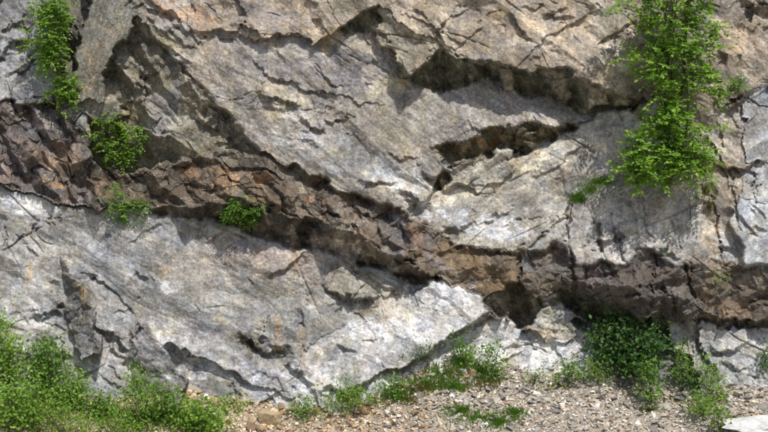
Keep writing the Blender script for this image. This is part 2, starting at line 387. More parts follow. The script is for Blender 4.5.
crack([(136,348),(138,330),(140,322)], .12, 1.6)
crack([(438,352),(420,362),(398,372),(384,378)], .06)
crack([(430,360),(440,372),(452,380)], .04)
crack([(384,384),(400,378),(412,366)], .05)
crack([(300,282),(306,296),(310,304)], .04)
crack([(410,300),(430,310),(462,316),(486,310)], .03, .8)
crack([(440,300),(430,316),(424,330)], .03, .8)
crack([(520,326),(528,342),(544,362)], .06)
crack([(552,216),(548,232)], .05)
crack([(760,176),(750,196),(758,214)], .08)
crack([(706,90),(720,96),(716,108)], .1, 1.5)
crack([(640,190),(646,216),(652,246)], .06, 1)
crack([(500,232),(520,222),(544,220)], .06, 1)
print('regions', time.time() - T0)

# long straight joints: a small crisp step on one side
rj = np.random.RandomState(404)
keep_w = WX, WY
WX = PX + 3.0 * fbm(PX / 60, PY / 60, 2, 405) + .8 * fbm(PX / 7, PY / 7, 2, 406); WY = PY + 3.0 * fbm(PX / 60, PY / 60, 2, 407) + .8 * fbm(PX / 7, PY / 7, 2, 408)
for i_ in range(270):
    x_, y_ = rj.uniform(-10, 778), rj.uniform(-10, 410)
    k_ = REG[LAB[np.searchsorted(gy, y_), np.searchsorted(gx, x_)] - 1]
    if k_ in ('jumble', 'dyke', 'alcove', 'dyke_shadow', 'upper_shadow', 'bulge_shadow', 'lens_shadow', 'notch', 'striated', 'fin'): continue
    base_ = {'middle': (40, 40, 40, 8, 70), 'upper': (35, -30, 25, 70, 5), 'slope': (-34, -34, 30, 75, -30), 'lower_white': (-30, 50, 60, -20, 40), 'right_mid': (78, 70, -20, 84, 10)}.get(k_, (28, 45, -32, 70, 20))
    a_ = R(base_[rj.randint(5)] + rj.normal(0, 6)); l_ = rj.lognormal(math.log(24), .7)
    dx_, dy_ = math.cos(a_) * l_ / 2, math.sin(a_) * l_ / 2; kx, ky = rj.normal(0, .05) * l_, rj.normal(0, .05) * l_
    p_ = [(x_ - dx_, y_ - dy_), (x_ + ky, y_ + kx), (x_ + dx_, y_ + dy_)]
    if rj.rand() < .62: ledge(p_, rj.uniform(.03, .11), 1.6, rj.uniform(8, 22), rj.uniform(0, .4))
    else: crack(p_, rj.uniform(.03, .07), .9)
WX, WY = keep_w
for q_ in RIBS[::2] + RIBS[7:]: rib(q_[0], q_[1] * .55, q_[2], q_[3])
# broken, chamfered edges instead of knife-cut ones: no step may be steeper than a locally varying slope
SLP = (.030 + .085 * np.clip(chisel(PX, PY, 15, 409, 4, 1.0) + .75, 0, 1.3) ** 2).astype(np.float32) * 3.2
_p = np.pad(D, 1, mode='edge')
D = np.median(np.stack([_p[a:a + H, b:b + W] for a in range(3) for b in range(3)]), 0).astype(np.float32)
for it in range(14):
    p = D
    for (a_, b_, k_) in ((0, 1, 1), (0, -1, 1), (1, 0, 1), (-1, 0, 1), (1, 1, 1.41), (-1, 1, 1.41), (1, -1, 1.41), (-1, -1, 1.41)):
        q_ = np.roll(D, (a_, b_), (0, 1)) + SLP * k_
        p = np.minimum(p, q_)
    D = p
# masks per region key
keys = np.array([''] + REG)
def mask(*names):
    ids = [i + 1 for i, k in enumerate(REG) if k in names]
    return np.isin(LAB, ids)
def soft(m, k=2):
    m = m.astype(np.float32)
    for _ in range(k):
        p = np.pad(m, 2, mode='edge')
        m = (p[2:-2, 2:-2] * 2 + p[:-4, 2:-2] + p[4:, 2:-2] + p[2:-2, :-4] + p[2:-2, 4:] + p[1:-3, 2:-2] + p[3:-1, 2:-2] + p[2:-2, 1:-3] + p[2:-2, 3:-1]) / 10
    return m
mdyke = soft(mask('jumble', 'dyke'))
mbrown = soft(mask('brown_dyke', 'dark_bulge', 'right_brown', 'notch'))
malc = soft(mask('alcove', 'crevice'))
mshadow = soft(mask('upper_shadow', 'hung_shadow', 'lens_shadow', 'dyke_shadow', 'bulge_shadow', 'notch', 'right_shadow'), 1)
mslope = soft(mask('slope', 'right_mid', 'right_edge', 'lower_white'), 4)
mstri = soft(mask('striated'), 3)
msmooth = soft(mask('bright_slab', 'lower_left', 'fin'), 3)
mup = np.clip(1 - mdyke - mbrown - malc - mslope - mstri - msmooth, 0, 1)

# blocks of the dyke
wx = PX + 3 * fbm(PX / 16, PY / 16, 2, 31); wy = PY + 3 * fbm(PX / 16, PY / 16, 2, 32)
u, v = rot(wx, wy, 38)
fA, idA, eA = facets(u * .9, v * 1.3, 15, 41, tilt=1.5, off=.8)
uj, vj = rot(wx, wy, 62); 
fB, idB, eB = facets(u, v * 1.2, 7, 42)
chA = chisel(u * .8, v * 1.1, 21, 411, 4, 1.6); chJ = chisel(uj * .75, vj * 1.15, 16, 414, 4, 1.8); chB = chisel(uj, vj * 1.2, 6.5, 412, 3, 1.6)
jl = sstep(150, 90, PX)
dy_amt = mdyke * (1 - .75 * mshadow)
D += dy_amt * (.05 * fA + .60 * (chA * (1 - jl) + .85 * chJ * jl) + .07 * chB - .2)
u, v = rot(wx, wy, 10)
fC, idC, eC = facets(u, v * .8, 24, 43, tilt=1.2, off=.7)
fD, idD, eD = facets(u * 1.2, v, 9, 44, tilt=1.3, off=.6)
u2, v2 = rot(wx, wy, -25)
D += mbrown * (.02 * fC + .42 * chisel(u2 * .8, v2, 27, 431, 4, 1.7) + .17 * chisel(u2, v2 * 1.2, 12, 432, 4, 1.6) + .035 * chisel(u, v, 5, 433, 3, 1.5) - .14)
u, v = rot(wx, wy, 52)
D += malc * (.85 * chisel(u * .55, v, 34, 450, 4, 1.9) + .26 * chisel(u * .55, v, 14, 451, 4, 1.8) + .035 * chisel(u * .6, v, 5.5, 452, 3, 1.6) - .30)
# broad facets of the slabs, drawn out along the foliation
def slabby(mask_, th, a1, a2, a3, seed, cr=1.0):
    wu = PX + 9 * fbm(PX / 90, PY / 90, 2, seed + 90); wv = PY + 9 * fbm(PX / 90, PY / 90, 2, seed + 91)
    u, v = rot(wu, wv, th); ub, vb = rot(wu, wv, th - 24)
    c1 = chisel(u * .5, v, 52, seed, 4, 2.2); c2 = chisel(ub * .55, vb * 1.05, 22, seed + 1, 4, 2.4); c3 = chisel(ub * .6, vb, 9, seed + 2, 3, 2.2); c4 = chisel(ub * .6, vb, 3.2, seed + 3, 3, 2.2)
    gate = sstep(-.1, .4, fbm(PX / 45, PY / 45, 3, seed + 7))
    gate2 = sstep(.0, .35, fbm(PX / 26, PY / 26, 3, seed + 8))
    st_ = fbm(u / 26, v / 3.0, 3, seed + 12) * .004 * sstep(-.2, .3, fbm(PX / 50, PY / 50, 2, seed + 13))
    return mask_ * (a1 * c1 + a2 * c2 * (.15 + gate) + a3 * c3 * (.04 + gate2) + a3 * .35 * c4 * (.1 + gate) + st_ + .035 * fbm(u / 30, v / 14, 3, seed + 14))
D += slabby(mup, 38, .30, .09, .018, 50)
D += slabby(mslope, -34, .27, .08, .018, 60)
D += slabby(msmooth, 28, .27, .06, .012, 70)
D += slabby(mstri, 106, .08, .02, .004, 80)
u, v = rot(PX, PY, 108)
D += mstri * .040 * fbm(u / 45, v / 4.2, 4, 83, .6) + malc * .02 * fbm(u / 20, v / 4, 3, 84)
u, v = rot(PX, PY, 70)
D += mshadow * (.62 * chisel(u * .6, v * 1.1, 24, 871, 4, 1.2) + .20 * chisel(u * .6, v, 10, 872, 4, 1.3) - .22)
# overall roughness
D += .035 * fbm(PX / 60, PY / 60, 3, 21) + .004 * fbm(PX / 7, PY / 7, 4, 22, .62)
# outside of the picture the wall keeps undulating
D += .5 * (sstep(780, 1000, PX) * fbm(PX / 90, PY / 90, 3, 25) + sstep(10, 240, -PX) * fbm(PX / 90, PY / 90, 3, 26) + sstep(10, 240, -PY) * fbm(PX / 90, PY / 90, 3, 27))
LEAN = .17
DT = D + LEAN * (PY - 216) * S
print('relief', time.time() - T0)

def to_world(px, py, d):
    k = S * (1 - d / DIST)
    return (px - 384) * k, -d, (216 - py) * k
def surf_d(px, py):
    i = int(np.clip(np.searchsorted(gx, px), 0, W - 1)); j = int(np.clip(np.searchsorted(gy, py), 0, H - 1))
    return float(DT[max(0, j - 2):j + 3, max(0, i - 2):i + 3].max())

# ------------------------------------------------------------------ rock colour (with shade painted into the undersides and the slab's lower edge)
C = np.zeros((H, W, 3), np.float32)
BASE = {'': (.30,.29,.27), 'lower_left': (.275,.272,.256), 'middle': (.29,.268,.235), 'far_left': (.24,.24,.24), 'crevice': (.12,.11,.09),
 'alcove': (.215,.20,.155), 'striated': (.18,.175,.145), 'upper': (.305,.26,.205), 'right_upper': (.305,.265,.215), 'upper_shadow': (.125,.125,.09),  # *_shadow keys: olive underside rock, darkened further to deepen the overhang shade
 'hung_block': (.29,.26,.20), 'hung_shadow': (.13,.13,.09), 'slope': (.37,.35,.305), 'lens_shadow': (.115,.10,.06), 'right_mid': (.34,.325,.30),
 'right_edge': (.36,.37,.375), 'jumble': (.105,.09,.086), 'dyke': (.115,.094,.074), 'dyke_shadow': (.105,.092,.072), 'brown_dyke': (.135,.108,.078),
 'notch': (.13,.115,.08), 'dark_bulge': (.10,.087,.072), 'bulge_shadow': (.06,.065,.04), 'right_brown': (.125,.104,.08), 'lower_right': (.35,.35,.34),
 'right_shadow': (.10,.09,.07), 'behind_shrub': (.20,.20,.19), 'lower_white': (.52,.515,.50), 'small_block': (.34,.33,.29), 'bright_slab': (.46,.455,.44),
 'lens_block': (.11,.098,.06), 'slab_edge_shadow': (.15,.14,.12), 'wedge': (.28,.265,.225), 'fin': (.155,.15,.135)}  # the bright slab's edge band is dark to paint in its shade
for i, k in enumerate([''] + REG):
    C[LAB == i] = BASE[k]
for ch in range(3):
    C[..., ch] = soft(C[..., ch], 1)
# warped coordinates so that stains have ragged outlines
SX = PX + 16 * fbm(PX / 22, PY / 22, 4, 201); SY = PY + 16 * fbm(PX / 22, PY / 22, 4, 202)
brk = fbm(PX / 12, PY / 12, 4, 203, .6)
def blob(x, y, rx, ry, a, c, k=.8, edge=.5, only=None):
    u, v = rot(SX - x, SY - y, a)
    r = np.sqrt((u / rx) ** 2 + (v / ry) ** 2)
    m = sstep(1.15, 1.15 - edge, r + brk * 1.1) * k
    if only is not None: m = m * only
    for ch in range(3): C[..., ch] += (c[ch] - C[..., ch]) * m
def streak(x, y0, y1, w, c, k):
    m = np.exp(-((PX - x + 3 * fbm(PY / 22, PX / 60, 3, 77)) / w) ** 2) * sstep(y0 - 6, y0 + 4, PY) * sstep(y1 + 10, y1 - 12, PY) * k * np.clip(1 + 1.6 * brk, .2, 1.4)
    m = np.clip(m, 0, 1)
    for ch in range(3): C[..., ch] += (c[ch] - C[..., ch]) * m
pale_only = soft(mask('bright_slab', 'lower_left', 'lower_white', 'wedge'), 1)
PURPLE = (.225,.212,.218); WHITE = (.54,.53,.51); RUST = (.28,.18,.105); TAN = (.37,.31,.225); GREY = (.25,.25,.245); DARK = (.13,.12,.11)
OLIVE = (.22,.21,.13); PINK = (.33,.285,.235); YEL = (.42,.35,.22)
blob(340, 72, 46, 20, 30, (.20,.19,.198), .85); blob(290, 80, 40, 16, 35, PURPLE, .45); blob(225, 50, 30, 16, 20, PURPLE, .4)
blob(250, 12, 60, 12, 5, PURPLE, .45); blob(205, 70, 20, 30, 30, PINK, .6); blob(180, 12, 40, 12, 25, (.42,.29,.2), .7)
blob(325, 42, 12, 7, 0, YEL, .8); blob(336, 28, 10, 8, 0, YEL, .6); blob(345, 5, 24, 8, -20, OLIVE, .5)
blob(500, 25, 30, 16, 10, TAN, .7); blob(460, 15, 26, 18, -20, (.40,.35,.28), .6); blob(560, 40, 50, 22, 0, (.37,.32,.26), .5)
blob(600, 30, 24, 30, 0, (.38,.34,.28), .6); blob(440, 40, 26, 10, 20, (.40,.36,.28), .6)
blob(385, 85, 26, 10, -15, (.42,.39,.28), .7); blob(285, 95, 22, 10, 10, (.42,.38,.28), .7); blob(300, 118, 40, 8, 8, (.44,.43,.39), .6)
blob(405, 128, 28, 16, -10, (.30,.27,.20), .7); blob(462, 112, 7, 22, 8, PURPLE, .8); blob(540, 108, 8, 14, 0, PURPLE, .8, .5); blob(512, 112, 7, 14, 0, PURPLE, .7, .5)
blob(525, 100, 40, 8, 8, (.30,.27,.25), .5); blob(555, 118, 16, 8, 0, (.46,.45,.40), .7)
blob(350, 160, 60, 18, 22, (.34,.34,.335), .8); blob(300, 150, 40, 10, 25, (.38,.37,.36), .6); blob(400, 180, 30, 14, 25, (.37,.37,.36), .7)
blob(430, 120, 40, 14, 0, (.33,.31,.28), .5)
blob(530, 163, 24, 8, -15, (.66,.58,.42), .95); blob(545, 150, 30, 10, -20, (.50,.48,.42), .7); blob(470, 185, 34, 14, -20, (.47,.44,.36), .7)
blob(480, 225, 60, 12, 10, (.54,.55,.56), .85); blob(556, 225, 16, 20, 0, (.46,.45,.42), .6); blob(560, 190, 30, 16, -30, (.34,.32,.30), .6); blob(610, 150, 30, 22, -30, (.33,.31,.29), .5)
blob(600, 125, 30, 10, -10, (.40,.38,.34), .5); blob(655, 205, 30, 10, 0, (.29,.26,.25), .5)
blob(735, 45, 30, 30, 0, (.35,.28,.215), .7); blob(750, 25, 20, 12, 20, (.20,.17,.12), .7); blob(700, 30, 14, 40, 15, GREY, .5)
blob(735, 130, 26, 30, 0, (.36,.33,.30), .6); blob(740, 240, 22, 24, 60, (.44,.45,.46), .7); blob(765, 195, 20, 30, 0, (.42,.42,.42), .6)
blob(640, 232, 40, 14, 0, (.36,.35,.33), .5)
blob(120, 20, 20, 60, 15, (.19,.185,.16), .5); blob(95, 60, 12, 40, 15, (.235,.20,.155), .6); blob(123, 5, 6, 30, 10, (.30,.28,.2), .5)
blob(15, 50, 22, 40, 10, (.29,.295,.30), .6); blob(20, 85, 24, 12, 0, (.30,.30,.295), .6)
blob(165, 110, 14, 30, 35, (.17,.165,.17), .7); blob(185, 122, 16, 12, 35, (.27,.26,.21), .8); blob(160, 40, 16, 14, 40, (.2,.19,.13), .7)
blob(118, 140, 26, 14, 10, (.13,.12,.08), .6); blob(100, 122, 16, 8, 20, (.17,.155,.10), .7); blob(132, 120, 10, 20, 15, (.2,.165,.11), .6)
blob(60, 160, 24, 14, 30, (.17,.13,.095), .7); blob(20, 150, 16, 30, 20, (.175,.15,.155), .6); blob(40, 118, 20, 14, 10, (.26,.25,.26), .6)
blob(52, 182, 12, 6, 20, RUST, .8); blob(190, 172, 11, 8, 0, RUST, .85); blob(226, 182, 12, 9, 0, (.30,.19,.11), .8); blob(258, 178, 10, 8, 20, RUST, .7)
blob(312, 200, 8, 7, 0, (.29,.18,.12), .8); blob(213, 163, 16, 8, 0, (.23,.2,.16), .7); blob(240, 190, 26, 8, 10, (.20,.15,.10), .7); blob(300, 182, 28, 8, 30, (.22,.195,.155), .6); blob(270, 218, 50, 6, 12, (.08,.07,.062), .6)
blob(350, 212, 24, 10, 20, (.2,.18,.17), .7); blob(395, 235, 14, 22, -20, (.17,.16,.17), .7); blob(418, 236, 9, 18, -8, (.21,.14,.10), .8); blob(436, 256, 10, 22, -25, (.16,.14,.14), .7)
blob(470, 262, 40, 14, 20, (.19,.135,.075), .7); blob(495, 285, 24, 7, -20, (.22,.15,.075), .6); blob(545, 262, 16, 12, 0, (.19,.18,.16), .6); blob(524, 262, 8, 12, 0, (.22,.22,.22), .6)
blob(642, 272, 10, 20, 20, (.13,.10,.088), .5); blob(600, 275, 20, 16, 0, (.15,.125,.115), .6); blob(690, 258, 8, 10, 10, (.26,.18,.11), .6); blob(708, 268, 14, 12, 0, (.22,.17,.13), .6)
blob(712, 300, 12, 24, -10, (.19,.135,.085), .6); blob(745, 285, 30, 10, 0, (.18,.15,.115), .7); blob(742, 310, 26, 7, 0, (.21,.145,.09), .5); blob(660, 292, 14, 14, 0, (.13,.11,.11), .5)
blob(440, 296, 50, 16, -12, (.66,.655,.64), .95, only=pale_only); blob(400, 325, 60, 24, -30, (.58,.58,.57), .8, only=pale_only); blob(350, 360, 40, 24, -20, (.40,.395,.385), .6)
blob(270, 262, 60, 24, 15, (.335,.285,.25), .8); blob(330, 245, 50, 10, 20, (.34,.30,.26), .7); blob(200, 270, 50, 26, 10, (.33,.30,.265), .6); 
blob(290, 288, 50, 14, 10, (.34,.325,.275), .5); blob(385, 305, 30, 12, -10, (.37,.33,.26), .7); streak(277, 318, 352, 3.5, (.34,.22,.12), .65); streak(303, 326, 372, 3.5, (.38,.28,.175), .6); streak(294, 238, 266, 3, (.30,.2,.12), .5); streak(29, 262, 290, 3, (.40,.29,.17), .55); streak(46, 258, 300, 3, (.38,.31,.2), .4); streak(258, 290, 330, 3, (.36,.3,.2), .3); streak(462, 96, 135, 4, PURPLE, .5); streak(540, 96, 122, 4, PURPLE, .6); streak(514, 96, 125, 4, PURPLE, .6); streak(500, 92, 118, 3, PURPLE, .4)
blob(235, 300, 36, 16, 20, (.38,.37,.345), .5); blob(205, 330, 40, 14, 10, (.29,.285,.29), .7); blob(110, 262, 34, 30, 30, (.31,.315,.33), .7); blob(60, 250, 30, 14, -20, (.42,.41,.38), .7)
blob(30, 205, 40, 12, 20, (.46,.46,.46), .8, only=pale_only); blob(8, 215, 20, 14, 20, (.42,.42,.42), .6, only=pale_only); blob(165, 232, 30, 10, 10, (.30,.295,.31), .6); 
blob(25, 300, 30, 26, 0, (.40,.395,.385), .6); blob(50, 325, 16, 8, 0, (.50,.50,.50), .6); blob(168, 290, 9, 6, 0, (.52,.52,.52), .8); blob(158, 272, 10, 6, -20, YEL, .35); blob(120, 320, 26, 12, 0, (.30,.30,.31), .6)
blob(84, 300, 7, 26, -12, (.22,.20,.155), .6, .6); blob(84, 335, 12, 18, -12, (.17,.165,.16), .6); blob(80, 298, 3, 9, -10, (.38,.26,.12), .7, .5); blob(155, 360, 22, 34, -25, (.235,.23,.235), .7)
blob(215, 370, 50, 9, 5, (.48,.48,.48), .8); blob(270, 385, 40, 18, 20, (.33,.335,.36), .7); blob(290, 396, 30, 10, 20, (.46,.46,.46), .5); blob(180, 344, 26, 8, 10, (.40,.40,.40), .6)
blob(250, 346, 26, 8, 22, (.13,.12,.09), .8); blob(100, 372, 30, 20, 20, (.38,.38,.39), .6)
blob(500, 345, 60, 16, 0, (.55,.545,.54), .8); blob(540, 330, 22, 8, 20, (.42,.34,.22), .5); blob(735, 350, 34, 20, 10, (.42,.42,.42), .6); blob(420, 385, 30, 8, -20, (.5,.5,.48), .5)
blob(410, 60, 16, 8, 10, (.33,.28,.2), .6); blob(490, 83, 10, 8, 20, (.24,.27,.25), .7); blob(480, 60, 18, 5, -10, (.30,.29,.27), .6)
blob(492, 140, 14, 7, -10, (.17,.11,.05), .7); blob(470, 150, 14, 6, -20, (.19,.155,.09), .7)
# grain along the foliation and general mottling
u, v = rot(PX, PY, 38)
n1 = fbm(u / 30, v / 6, 4, 210); n2 = fbm(PX / 5, PY / 5, 3, 211, .7); n3 = fbm(PX / 40, PY / 40, 6, 212, .62); n3 = .42 * np.tanh(4.5 * n3); n1 = .42 * np.tanh(4 * n1)
u, v = rot(PX, PY, 4)
n7 = fbm(PX / 1.9, PY / 1.9, 2, 217)
n4 = fbm(v / 50, u / 5, 3, 213)          # vertical run-off
mul = 1 + .16 * n1 * (1 - .6 * mdyke) + .34 * n2 + .36 * n3 + .26 * n4 + .30 * n7
C *= np.clip(mul, .45, 1.7)[..., None]
n5 = .35 * np.tanh(5 * fbm(PX / 14, PY / 11, 5, 215, .65)); n6 = fbm(PX / 26 + 9, PY / 20, 5, 216, .62)
C *= np.clip(1 + .34 * n5 * (1 - .5 * mdyke), .5, 1.6)[..., None]
for th_, mk_, sd_ in ((38, mup, 260), (-34, mslope, 264), (28, msmooth, 268), (52, malc, 272)):
    u, v = rot(PX + 4 * fbm(PX / 12, PY / 12, 3, sd_), PY + 4 * fbm(PX / 12, PY / 12, 3, sd_ + 1), th_)
    for sz_, am_ in ((30, .16), (12, .20), (5, .20)):
        _, id_, _e = facets(u * .45, v, sz_, sd_ + sz_)
        C *= (1 + mk_ * am_ * 2 * (np.random.RandomState(sd_ + sz_ + 1).rand(128 * 128).astype(np.float32)[id_] - .5))[..., None]
for th_, mk_, sd_ in ((38, mup, 230), (-34, mslope, 234), (28, msmooth, 238), (108, mstri, 242), (75, msmooth + mup, 246)):
    u, v = rot(PX, PY, th_)
    vn = np.abs(fbm(u / 60, v / 9, 4, sd_, .6)); C *= (1 - .22 * np.clip(mk_, 0, 1) * sstep(.035, .0, vn) * sstep(-.1, .35, fbm(PX / 32, PY / 32, 3, sd_ + 1)))[..., None]
u, v = rot(PX, PY, 108); C *= (1 + mstri * .6 * fbm(u / 40, v / 3.4, 4, 251, .6))[..., None]
ol = sstep(.05, .45, n6) * (1 - mdyke) * (1 - mbrown)
C[..., 0] *= 1 + .05 * ol; C[..., 2] *= 1 - .14 * ol
pu = sstep(.05, .45, -n6) * (1 - mdyke) * (1 - mbrown)
C *= (1 - .20 * pu)[..., None]; C[..., 2] *= 1 + .07 * pu
hue = fbm(PX / 18, PY / 18, 4, 214)
C[..., 0] *= 1 + .10 * hue; C[..., 2] *= 1 - .13 * hue
# each block of the dyke has its own tone
rr = np.random.RandomState(5).rand(128 * 128).astype(np.float32)
tone = .55 + .85 * rr[idA]; warm = np.random.RandomState(6).rand(128 * 128).astype(np.float32)[idA]
tB = .75 + .5 * np.random.RandomState(8).rand(128 * 128).astype(np.float32)[idB]
fac = 1 + mdyke * (tone * tB - 1)
C *= fac[..., None]
C[..., 0] *= 1 + mdyke * (.16 * warm - .05); C[..., 2] *= 1 - mdyke * .16 * warm
tC = .8 + .4 * np.random.RandomState(9).rand(128 * 128).astype(np.float32)[idC]; tD = .85 + .3 * np.random.RandomState(10).rand(128 * 128).astype(np.float32)[idD]
C *= (1 + mbrown * (tC * tD - 1))[..., None]
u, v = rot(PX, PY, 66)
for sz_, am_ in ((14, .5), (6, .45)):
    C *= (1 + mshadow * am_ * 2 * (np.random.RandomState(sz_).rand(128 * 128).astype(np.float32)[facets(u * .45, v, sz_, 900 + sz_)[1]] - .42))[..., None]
# pale lichen specks and dark mineral specks
sp = fbm(PX / 2.2, PY / 2.2, 2, 220) ; gt = sstep(.0, .3, fbm(PX / 30, PY / 30, 3, 221))
pale = sstep(.28, .5, sp) * (.25 + .75 * gt) * (1 - .7 * mbrown) * (1 - .6 * mshadow)
dk = sstep(.25, .5, -sp) * (.3 + .7 * sstep(.0, .3, fbm(PX / 25, PY / 25, 3, 222)))
C += (np.array([.56, .55, .52]) - C) * (pale * .5)[..., None]
C *= (1 - .4 * dk)[..., None]
C = np.clip(C, .02, .75)
print('colour', time.time() - T0)

# ------------------------------------------------------------------ materials
def new_mat(name):
    m = bpy.data.materials.new(name); m.use_nodes = True
    n = m.node_tree; b = n.nodes['Principled BSDF']
    return m, n, b
def N(n, t, **k):
    x = n.nodes.new(t)
    for a, b in k.items(): setattr(x, a, b)
    return x
def mathn(n, op, a=None, b=None, clamp=False):
    x = N(n, 'ShaderNodeMath', operation=op, use_clamp=clamp)
    for i, s in enumerate((a, b)):
        if s is None: continue
        if isinstance(s, (int, float)): x.inputs[i].default_value = s
        else: n.links.new(s, x.inputs[i])
    return x.outputs[0]
def noise_n(n, vec, scale, detail=4, rough=.6, dist=0):
    x = N(n, 'ShaderNodeTexNoise'); x.inputs['Scale'].default_value = scale; x.inputs['Detail'].default_value = detail
    x.inputs['Roughness'].default_value = rough; x.inputs['Distortion'].default_value = dist
    n.links.new(vec, x.inputs['Vector']); return x.outputs['Fac']
def scaled(n, c, f):
    x = N(n, 'ShaderNodeVectorMath', operation='SCALE'); n.links.new(c, x.inputs[0])
    if isinstance(f, (int, float)): x.inputs['Scale'].default_value = f
    else: n.links.new(f, x.inputs['Scale'])
    return x.outputs[0]

def rock_material(name, rough=.85, amp=1.0):
    m, n, b = new_mat(name)
    at = N(n, 'ShaderNodeAttribute', attribute_name='tint')
    tc = N(n, 'ShaderNodeTexCoord'); P = tc.outputs['Object']
    mp = N(n, 'ShaderNodeMapping'); mp.inputs['Rotation'].default_value = (0, R(38), 0); mp.inputs['Scale'].default_value = (1, 2, 2)
    n.links.new(P, mp.inputs['Vector'])
    a = noise_n(n, P, 17, 6, .78); c = noise_n(n, mp.outputs[0], 9, 6, .68, .6); d = noise_n(n, P, 70, 4, .7)
    f = mathn(n, 'ADD', mathn(n, 'MULTIPLY', a, 1.15), mathn(n, 'ADD', mathn(n, 'MULTIPLY', c, .35), mathn(n, 'MULTIPLY', d, .55)))
    f = mathn(n, 'ADD', mathn(n, 'MULTIPLY', mathn(n, 'SUBTRACT', f, 1.025), 2.1 * amp), 1.0)
    # hairline joints
    vo = N(n, 'ShaderNodeTexVoronoi', feature='DISTANCE_TO_EDGE'); vo.inputs['Scale'].default_value = 2.6
    wv = N(n, 'ShaderNodeVectorMath', operation='ADD'); nz = N(n, 'ShaderNodeTexNoise'); nz.inputs['Scale'].default_value = 3.5; nz.inputs['Detail'].default_value = 5
    n.links.new(P, nz.inputs['Vector']); n.links.new(mp.outputs[0], wv.inputs[0]); n.links.new(scaled(n, nz.outputs['Color'], .12), wv.inputs[1])
    n.links.new(wv.outputs[0], vo.inputs['Vector'])
    hl = N(n, 'ShaderNodeMapRange'); hl.inputs['From Min'].default_value = 0; hl.inputs['From Max'].default_value = .016
    hl.inputs['To Min'].default_value = .8; hl.inputs['To Max'].default_value = 1; n.links.new(vo.outputs['Distance'], hl.inputs['Value'])
    f = mathn(n, 'MULTIPLY', f, hl.outputs[0])
    n.links.new(scaled(n, at.outputs['Color'], f), b.inputs['Base Color'])
    b.inputs['Roughness'].default_value = rough; b.inputs['Specular IOR Level'].default_value = .35
    bu = N(n, 'ShaderNodeBump'); bu.inputs['Strength'].default_value = .7; bu.inputs['Distance'].default_value = .02
    hh = mathn(n, 'ADD', a, mathn(n, 'ADD', mathn(n, 'MULTIPLY', c, 1.0), mathn(n, 'MULTIPLY', hl.outputs[0], .5)))
    n.links.new(hh, bu.inputs['Height']); n.links.new(bu.outputs[0], b.inputs['Normal'])
    return m
M_rock = rock_material('weathered_gneiss')
M_dyke = rock_material('dark_dyke_rock', .7)
M_stone = rock_material('broken_stone', .85, .8)

# ------------------------------------------------------------------ the wall as separate pieces of rock
X3, Y3, Z3 = to_world(PX, PY, DT)
V3 = np.stack([X3, Y3, Z3], -1).reshape(-1, 3)
C3 = C.reshape(-1, 3)
idx = np.arange(H * W).reshape(H, W)
Q = np.stack([idx[:-1, :-1], idx[1:, :-1], idx[1:, 1:], idx[:-1, 1:]], -1).reshape(-1, 4)
cellA = idA[:-1, :-1].ravel()
lab = LAB[:-1, :-1].ravel().astype(np.int64)
kq = np.array([''] + REG)[lab]
PARTS = {   # part name, label, which regions
 'upper': ('upper_slab', 'large beige slab above the long dark overhang', ('upper', 'upper_shadow')),
 'middle': ('middle_slab', 'grey and purple stained slab between overhang and dark blocky band', ('middle', 'lens_shadow', '')),
 'hung': ('hanging_block', 'squat block hanging beneath the long overhang', ('hung_block', 'hung_shadow', 'lens_block')),
 'lower_left': ('lower_slab', 'broad smooth grey slab beneath the dark blocky band', ('lower_left',)),
 'slope': ('slope_slab', 'pale slab sloping away below the narrow olive recess', ('slope',)),
 'bright': ('bright_slab', 'bright pale slab with straight lower right edge', ('bright_slab', 'slab_edge_shadow')),
 'wedge': ('rock_wedge', None, ('wedge',)), 'fin': ('rock_fin', 'dark upright fin of rock', ('fin',)),
 'far_left': ('rock_buttress', 'cool grey buttress in the upper left corner', ('far_left', 'crevice')),
 'striated': ('striated_slab', 'grey green slab with fine near vertical grooves', ('striated',)),
 'alcove': ('alcove', 'shaded hollow with wavy ribs', ('alcove',)),
 'right_upper': ('shoulder_slab', 'warm beige rock right of the tall tree', ('right_upper',)),
 'right_mid': ('jointed_slab', 'jointed pale slab above the dark bulge', ('right_mid',)),
 'right_edge': ('bluish_slab', 'bluish slab at the right edge', ('right_edge',)),
 'brown_dyke': ('brown_band', 'rusty brown broken rock', ('brown_dyke', 'notch')),
 'dark_bulge': ('dark_bulge', 'dark rounded bulge of rock overhanging the shrubs', ('dark_bulge', 'bulge_shadow')),
 'right_brown': ('brown_wall', 'rusty brown wall right of the bulge', ('right_brown', 'right_shadow')),
 'lower_right': ('folded_slab', 'pale folded rock below the brown wall', ('lower_right',)),
 'behind': ('recessed_rock', None, ('behind_shrub',)), 'white': ('white_slab', 'whitish slab just above the scree', ('lower_white',)),
 'small': ('loose_block', None, ('small_block',)),
}
cliff = empty('cliff', (0, 0, 0), label='weathered grey rock face crossed by a dark blocky band', kind='structure')
def piece(name, fm, mat, label=None, kind=None):
    q = Q[fm]
    uq, inv = np.unique(q, return_inverse=True)
    o = link(name, mesh_np(name, V3[uq], inv.reshape(-1, 4), mat, C3[uq], smooth=False), cliff)
    if label: o['label'] = label
    if kind: o['kind'] = kind
    return o
for k, (nm, lb, regs) in PARTS.items():
    fm = np.isin(kq, regs)
    if fm.any(): piece(nm, fm, M_dyke if k in ('brown_dyke', 'dark_bulge', 'right_brown') else M_rock, lb)
